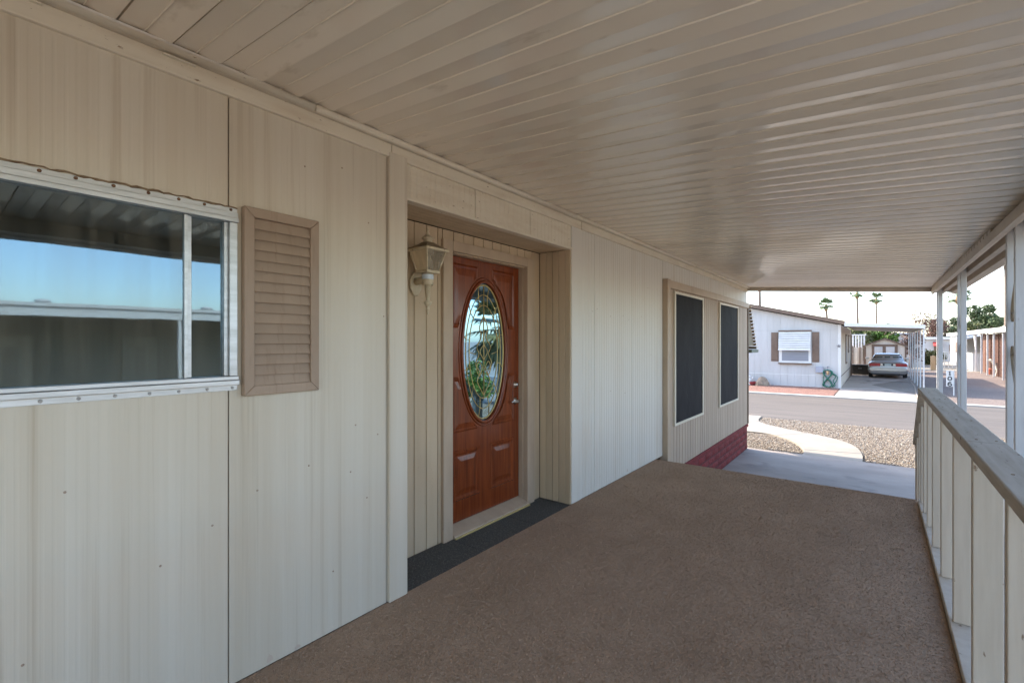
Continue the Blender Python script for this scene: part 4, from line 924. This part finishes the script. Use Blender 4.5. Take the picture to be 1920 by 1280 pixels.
# white fence behind the shed
wt = thing('white_trellis', 'white slatted trellis beside the trees behind the house', 'trellis', (-1.0, 43.8, -.7))
for i in range(5): box('trellis_slat', 'white_paint', wt, -1.5+.17*i, -1.40+.17*i, 43.8, 43.84, -.70, 1.95, 0)
box('trellis_rail', 'white_paint', wt, -1.55, -.65, 43.76, 43.799, 1.9, 1.99, 0)
bh_ = thing('background_home', 'pale blue-grey roofed home among trees behind the shed', 'house', (.8, 54, -.7))
box('home_body', 'white_siding', bh_, -1.5, 3.0, 52, 58, -.72, 2.05, 0); box('home_roof', 'awning_blue', bh_, -1.8, 2.7, 51.7, 58.3, 2.051, 2.18, 0)

# ------------------------------------------------------------------ house next door, seen only mirrored in window and door glass
nh = thing('neighbour_home', 'white fascia home next door mirrored in the sliding window', 'house', (11, 2, G0))
box('fascia', 'white_paint', nh, 8.45, 8.52, -12, 12.5, 1.96, 2.22, 0)
box('gutter_lip', 'white_paint', nh, 8.40, 8.449, -12, 12.5, 2.15, 2.22, 0)
box('carport_roof', 'white_paint', nh, 8.521, 11.2, -12, 12.5, 2.10, 2.18, 0)
box('house_wall', 'olive_wall', nh, 11.2, 16, -12, 12.5, G0, 2.1, 0)
box('house_roof', 'roof_grey', nh, 11.2, 16, -12, 12.5, 2.101, 2.3, 0)
for y in (-8, -4, 0, 4, 8, 12): box('post', 'white_paint', nh, 8.47, 8.54, y, y+.07, G0, 1.96, 0)
for y in (-2, 1.2, 3.6, 6.5):
    w_ = box('window', 'olive_light', nh, 11.15, 11.199, y, y+.75, .1, 1.6, 0)
    box('pane', 'olive_wall', w_, 11.14, 11.149, y+.26, y+.49, .35, 1.35, 0)
for y in (-1, 2.2, 5.8): MB().lathe([(.10, 0), (.10, .12), (.16, .13), (.16, .18), (.05, .21)], (11.8, y, 2.3), 12).build('roof_vent', 'white_paint', nh, True)
pl = tag(box('planter_block', 'concrete', None, 4.6, 5.3, 10.2, 10.9, G0+.006, -.25, .02), 'pale square concrete planter by the side driveway', 'planter')

# ------------------------------------------------------------------ vegetation
def leaves(name, mat, c, r, n, size, parent, shell=.55, clumps=14, flat=1.0, seed=1):
    q = np.random.default_rng(seed)
    cc = q.normal(size=(clumps, 3)); cc /= np.linalg.norm(cc, axis=1)[:, None]; cc *= q.uniform(.25, .80, (clumps, 1))
    cr = q.uniform(.24, .45, clumps); w = q.integers(0, clumps, n)
    d = q.normal(size=(n, 3)); d /= np.linalg.norm(d, axis=1)[:, None]; d *= q.uniform(shell, 1, (n, 1))
    p = (cc[w]+d*cr[w][:, None])*np.array(r)+np.array(c)
    a = q.normal(size=(n, 3)); a /= np.linalg.norm(a, axis=1)[:, None]; b = q.normal(size=(n, 3)); b = np.cross(a, b); b /= np.linalg.norm(b, axis=1)[:, None]
    s = size*q.uniform(.6, 1.3, (n, 1)); V = np.stack([p-a*s, p+b*s*.45, p+a*s, p-b*s*.45], 1).reshape(-1, 3)
    off = np.array(parent.location) if parent else np.zeros(3)
    me = bpy.data.meshes.new(name); me.from_pydata((V-off).tolist(), [], (np.arange(n*4).reshape(-1, 4)).tolist()); me.materials.append(MATS[mat])
    o = bpy.data.objects.new(name, me); COL.objects.link(o); o.parent = parent; return o
def tree(name, label, base, h, crown_c, crown_r, mat, n, size, seed, cat_='tree', group=None, trunk_r=.18, clumps=16):
    t = thing(name, label, cat_, base, group); q = np.random.default_rng(seed); m = MB()
    x, y, z = base; top = np.array(crown_c)
    m.tube(cat([(x, y, z), (x+.1, y, z+h*.3), (x*.5+top[0]*.5, y, z+h*.55), tuple(top)], 4), list(np.linspace(trunk_r, trunk_r*.35, 13)), 8)
    for i in range(9):
        d = q.normal(size=3); d[2] = abs(d[2])*.6; d /= np.linalg.norm(d); s0 = np.array((x*.5+top[0]*.5, y, z+h*.5)); e = top+d*np.array(crown_r)*.75
        m.tube([tuple(s0), tuple((s0+e)/2+q.normal(size=3)*.1), tuple(e)], [trunk_r*.5, trunk_r*.3, trunk_r*.1], 6)
    m.build('trunk', 'bark', t, True); leaves('crown', mat, crown_c, crown_r, n, size, t, clumps=clumps, seed=seed); return t
tree('leafy_tree', 'bright green leafy tree behind the shed roof', (.2, 47.5, -.7), 4, (.0, 47.5, 1.9), (2.2, 1.6, 1.5), 'leaf_bright', 5200, .13, 11, group='trees behind the houses')
tree('leafy_tree', 'green tree beside the white trellis behind the house', (-1.6, 46.5, -.7), 3, (-1.3, 46.5, 1.3), (1.4, 1.3, 1.6), 'leaf_olive', 2600, .13, 12, group='trees behind the houses')
tree('dry_tree', 'reddish brown half-bare tree behind the carport posts', (5.2, 76, -.7), 5, (5.0, 76, 3.1), (2.4, 2.0, 2.5), 'leaf_dead', 3000, .12, 13, group='trees behind the houses')
tree('dry_tree', 'pale tan dry bush showing between the carport posts', (2.1, 50, -.7), 3, (2.2, 50, 1.2), (1.0, 1.0, 1.4), 'leaf_dead', 1400, .10, 14, group='trees behind the houses')
tree('leafy_tree', 'dark green tree just left of the middle patio post', (7.4, 82, -.7), 4, (7.3, 82, 3.0), (1.2, 1.5, 1.9), 'leaf_dark', 1800, .16, 15, group='trees behind the houses')
tree('pine_tree', 'spreading flat-topped pine above the white carport roof', (15.0, 118, -.7), 8, (14.9, 118, 5.2), (3.4, 3, 2.9), 'leaf_dark', 4200, .26, 16, group='trees behind the houses', clumps=12, trunk_r=.3)
tree('leafy_tree', 'olive palm-like shrub tree in front of the pine', (9.6, 84, -.7), 4, (9.5, 84, 3.0), (1.5, 1.2, 1.1), 'leaf_olive', 1600, .2, 17, group='trees behind the houses')
tree('dry_tree', 'brown tree top at the right edge above the white roof', (14.6, 84, -.7), 4, (14.4, 84, 3.6), (2.2, 1.5, 1.5), 'leaf_dead', 1800, .14, 18, group='trees behind the houses')
hg = thing('clipped_hedge', 'olive green hedge in front of the distant white home', 'hedge', (3.6, 58.5, -.7))
leaves('foliage', 'leaf_olive', (3.6, 58.5, .05), (1.5, .8, .95), 3200, .11, hg, clumps=26, seed=21)
leaves('foliage', 'leaf_dark', (3.7, 58.8, -.25), (1.5, .8, .6), 1800, .11, hg, clumps=18, seed=22)
sbush = thing('leafy_shrub', 'green shrub by the side driveway mirrored in the door glass', 'shrub', (4.9, 11.3, G0))
leaves('foliage', 'leaf_bright', (4.9, 11.2, .15), (.8, .8, .75), 2200, .06, sbush, clumps=18, seed=23)
MB().tube([(4.9, 11.3, G0), (4.9, 11.25, .1)], [.05, .02], 6).build('stem', 'bark', sbush)

def palm(label, x, y, ztop, r, nfr=30, dry=False, lean=0, seed=0, tr=.2):
    q = np.random.default_rng(seed); t = thing('fan_palm', label, 'palm tree', (x+lean, y, -.7), 'tall fan palms behind the houses')
    zc2 = ztop-r*.75
    MB().tube(cat([(x+lean, y, -.7), (x+lean*.6, y, zc2*.35), (x+lean*.2, y, zc2*.7), (x, y, zc2)], 5), list(np.linspace(tr*1.3, tr*.75, 16)), 8).build('trunk', 'palm_bark', t, True)
    vs = []; fs = []
    for i in range(nfr):
        el_ = q.uniform(-.75, 1.35) if not dry else q.uniform(-1.2, 1.1); az_ = q.uniform(0, 6.28); st = np.array((x, y, zc2))
        d = np.array((math.cos(el_)*math.cos(az_), math.cos(el_)*math.sin(az_), math.sin(el_)))
        side = np.cross(d, (0, 0, 1.)); side /= np.linalg.norm(side)+1e-6; up = np.cross(side, d)
        hub = st+d*r*.45; o = len(vs)
        vs += [st+side*.02*r, st-side*.02*r, hub]; fs.append((o, o+1, o+2))
        for k in range(13):
            a = (k-6)/6*1.25; dd = d*math.cos(a)+side*math.sin(a); L_ = r*.58*(1-.25*abs(a)/1.25)*q.uniform(.85, 1.1)
            mid = hub+dd*L_*.6; tip = hub+dd*L_+np.array((0, 0, -.13*r*q.uniform(.4, 1.4))); pp = np.cross(dd, up); pp /= np.linalg.norm(pp)+1e-6
            o = len(vs); w = r*.035; vs += [hub, mid+pp*w, tip, mid-pp*w]; fs.append((o, o+1, o+2, o+3))
    m = MB(); m.add(vs, fs); m.build('crown', 'leaf_palm_dry' if dry else 'leaf_palm', t)
    P = [(r*.05, -r*.75), (r*.16, -r*.6), (r*.20, -r*.25), (r*.10, .02)]
    MB().lathe([(a, b) for a, b in P], (x, y, zc2), 10).build('dry_skirt', 'skirt_dry', t, True)
c_, s_ = math.cos(R(YAW)), math.sin(R(YAW))
def at(px, py, Y):
    a = (px-960)/890; b = (640-py)/890; v = (a*c_-s_, a*s_+c_, b); k = Y/v[1]; return v[0]*k, v[2]*k+1.46
for px, py, Y, r, nf, dry, lab, ln, tr in (
    (1424, 470, 95, 1.7, 30, False, 'fan palm trunk rising behind the left end of the white house roof', .1, .24),
    (1549, 559, 150, 2.4, 44, False, 'short fan palm with full round crown above the white house roof', .8, .3),
    (1607, 535, 200, 3.2, 40, False, 'tall thin palm whose crown meets the patio roof edge', .3, .36),
    (1643, 548, 205, 2.8, 40, False, 'slim tall palm right of the crown hidden by the roof edge', .2, .26),
    (1797, 536, 140, 2.8, 44, False, 'fan palm whose crown is crossed by the middle patio post', .3, .25),
    (1888, 425, 52, 1.9, 60, True, 'large yellowing fan palm behind the nearest patio post', .1, .2)):
    X, Z = at(px, py, Y); palm(lab, X, Y, Z, r, nf, dry, ln, seed=int(px), tr=tr)

X = 5.65; palm('shaggy fan palm beside the next driveway mirrored in the door glass', X, 13.6, 3.2, 1.7, 70, True, 0, seed=5, tr=.22)

# scraps and grit lying on the carpet
m = MB(); q = np.random.default_rng(44)
for i in range(150):
    x, y = q.uniform(-2.1, .26), q.uniform(1.0, 5.6)
    if i % 3 == 0: x = .26-abs(q.normal())*.10
    a = q.uniform(0, 6.28); L_ = q.uniform(.003, .016); w = L_*q.uniform(.25, .6); c1, s1 = math.cos(a), math.sin(a); h = q.uniform(.001, .003)
    m.add([(x+c1*L_, y+s1*L_, .0006), (x-s1*w, y+c1*w, .0006+h), (x-c1*L_, y-s1*L_, .0008), (x+s1*w, y-c1*w, .0006)], [(0, 1, 2, 3)])
tag(m.build('floor_debris', 'skirt_dry'), 'tiny dry leaf scraps and grit scattered on the brown carpet', 'debris', kind='stuff')
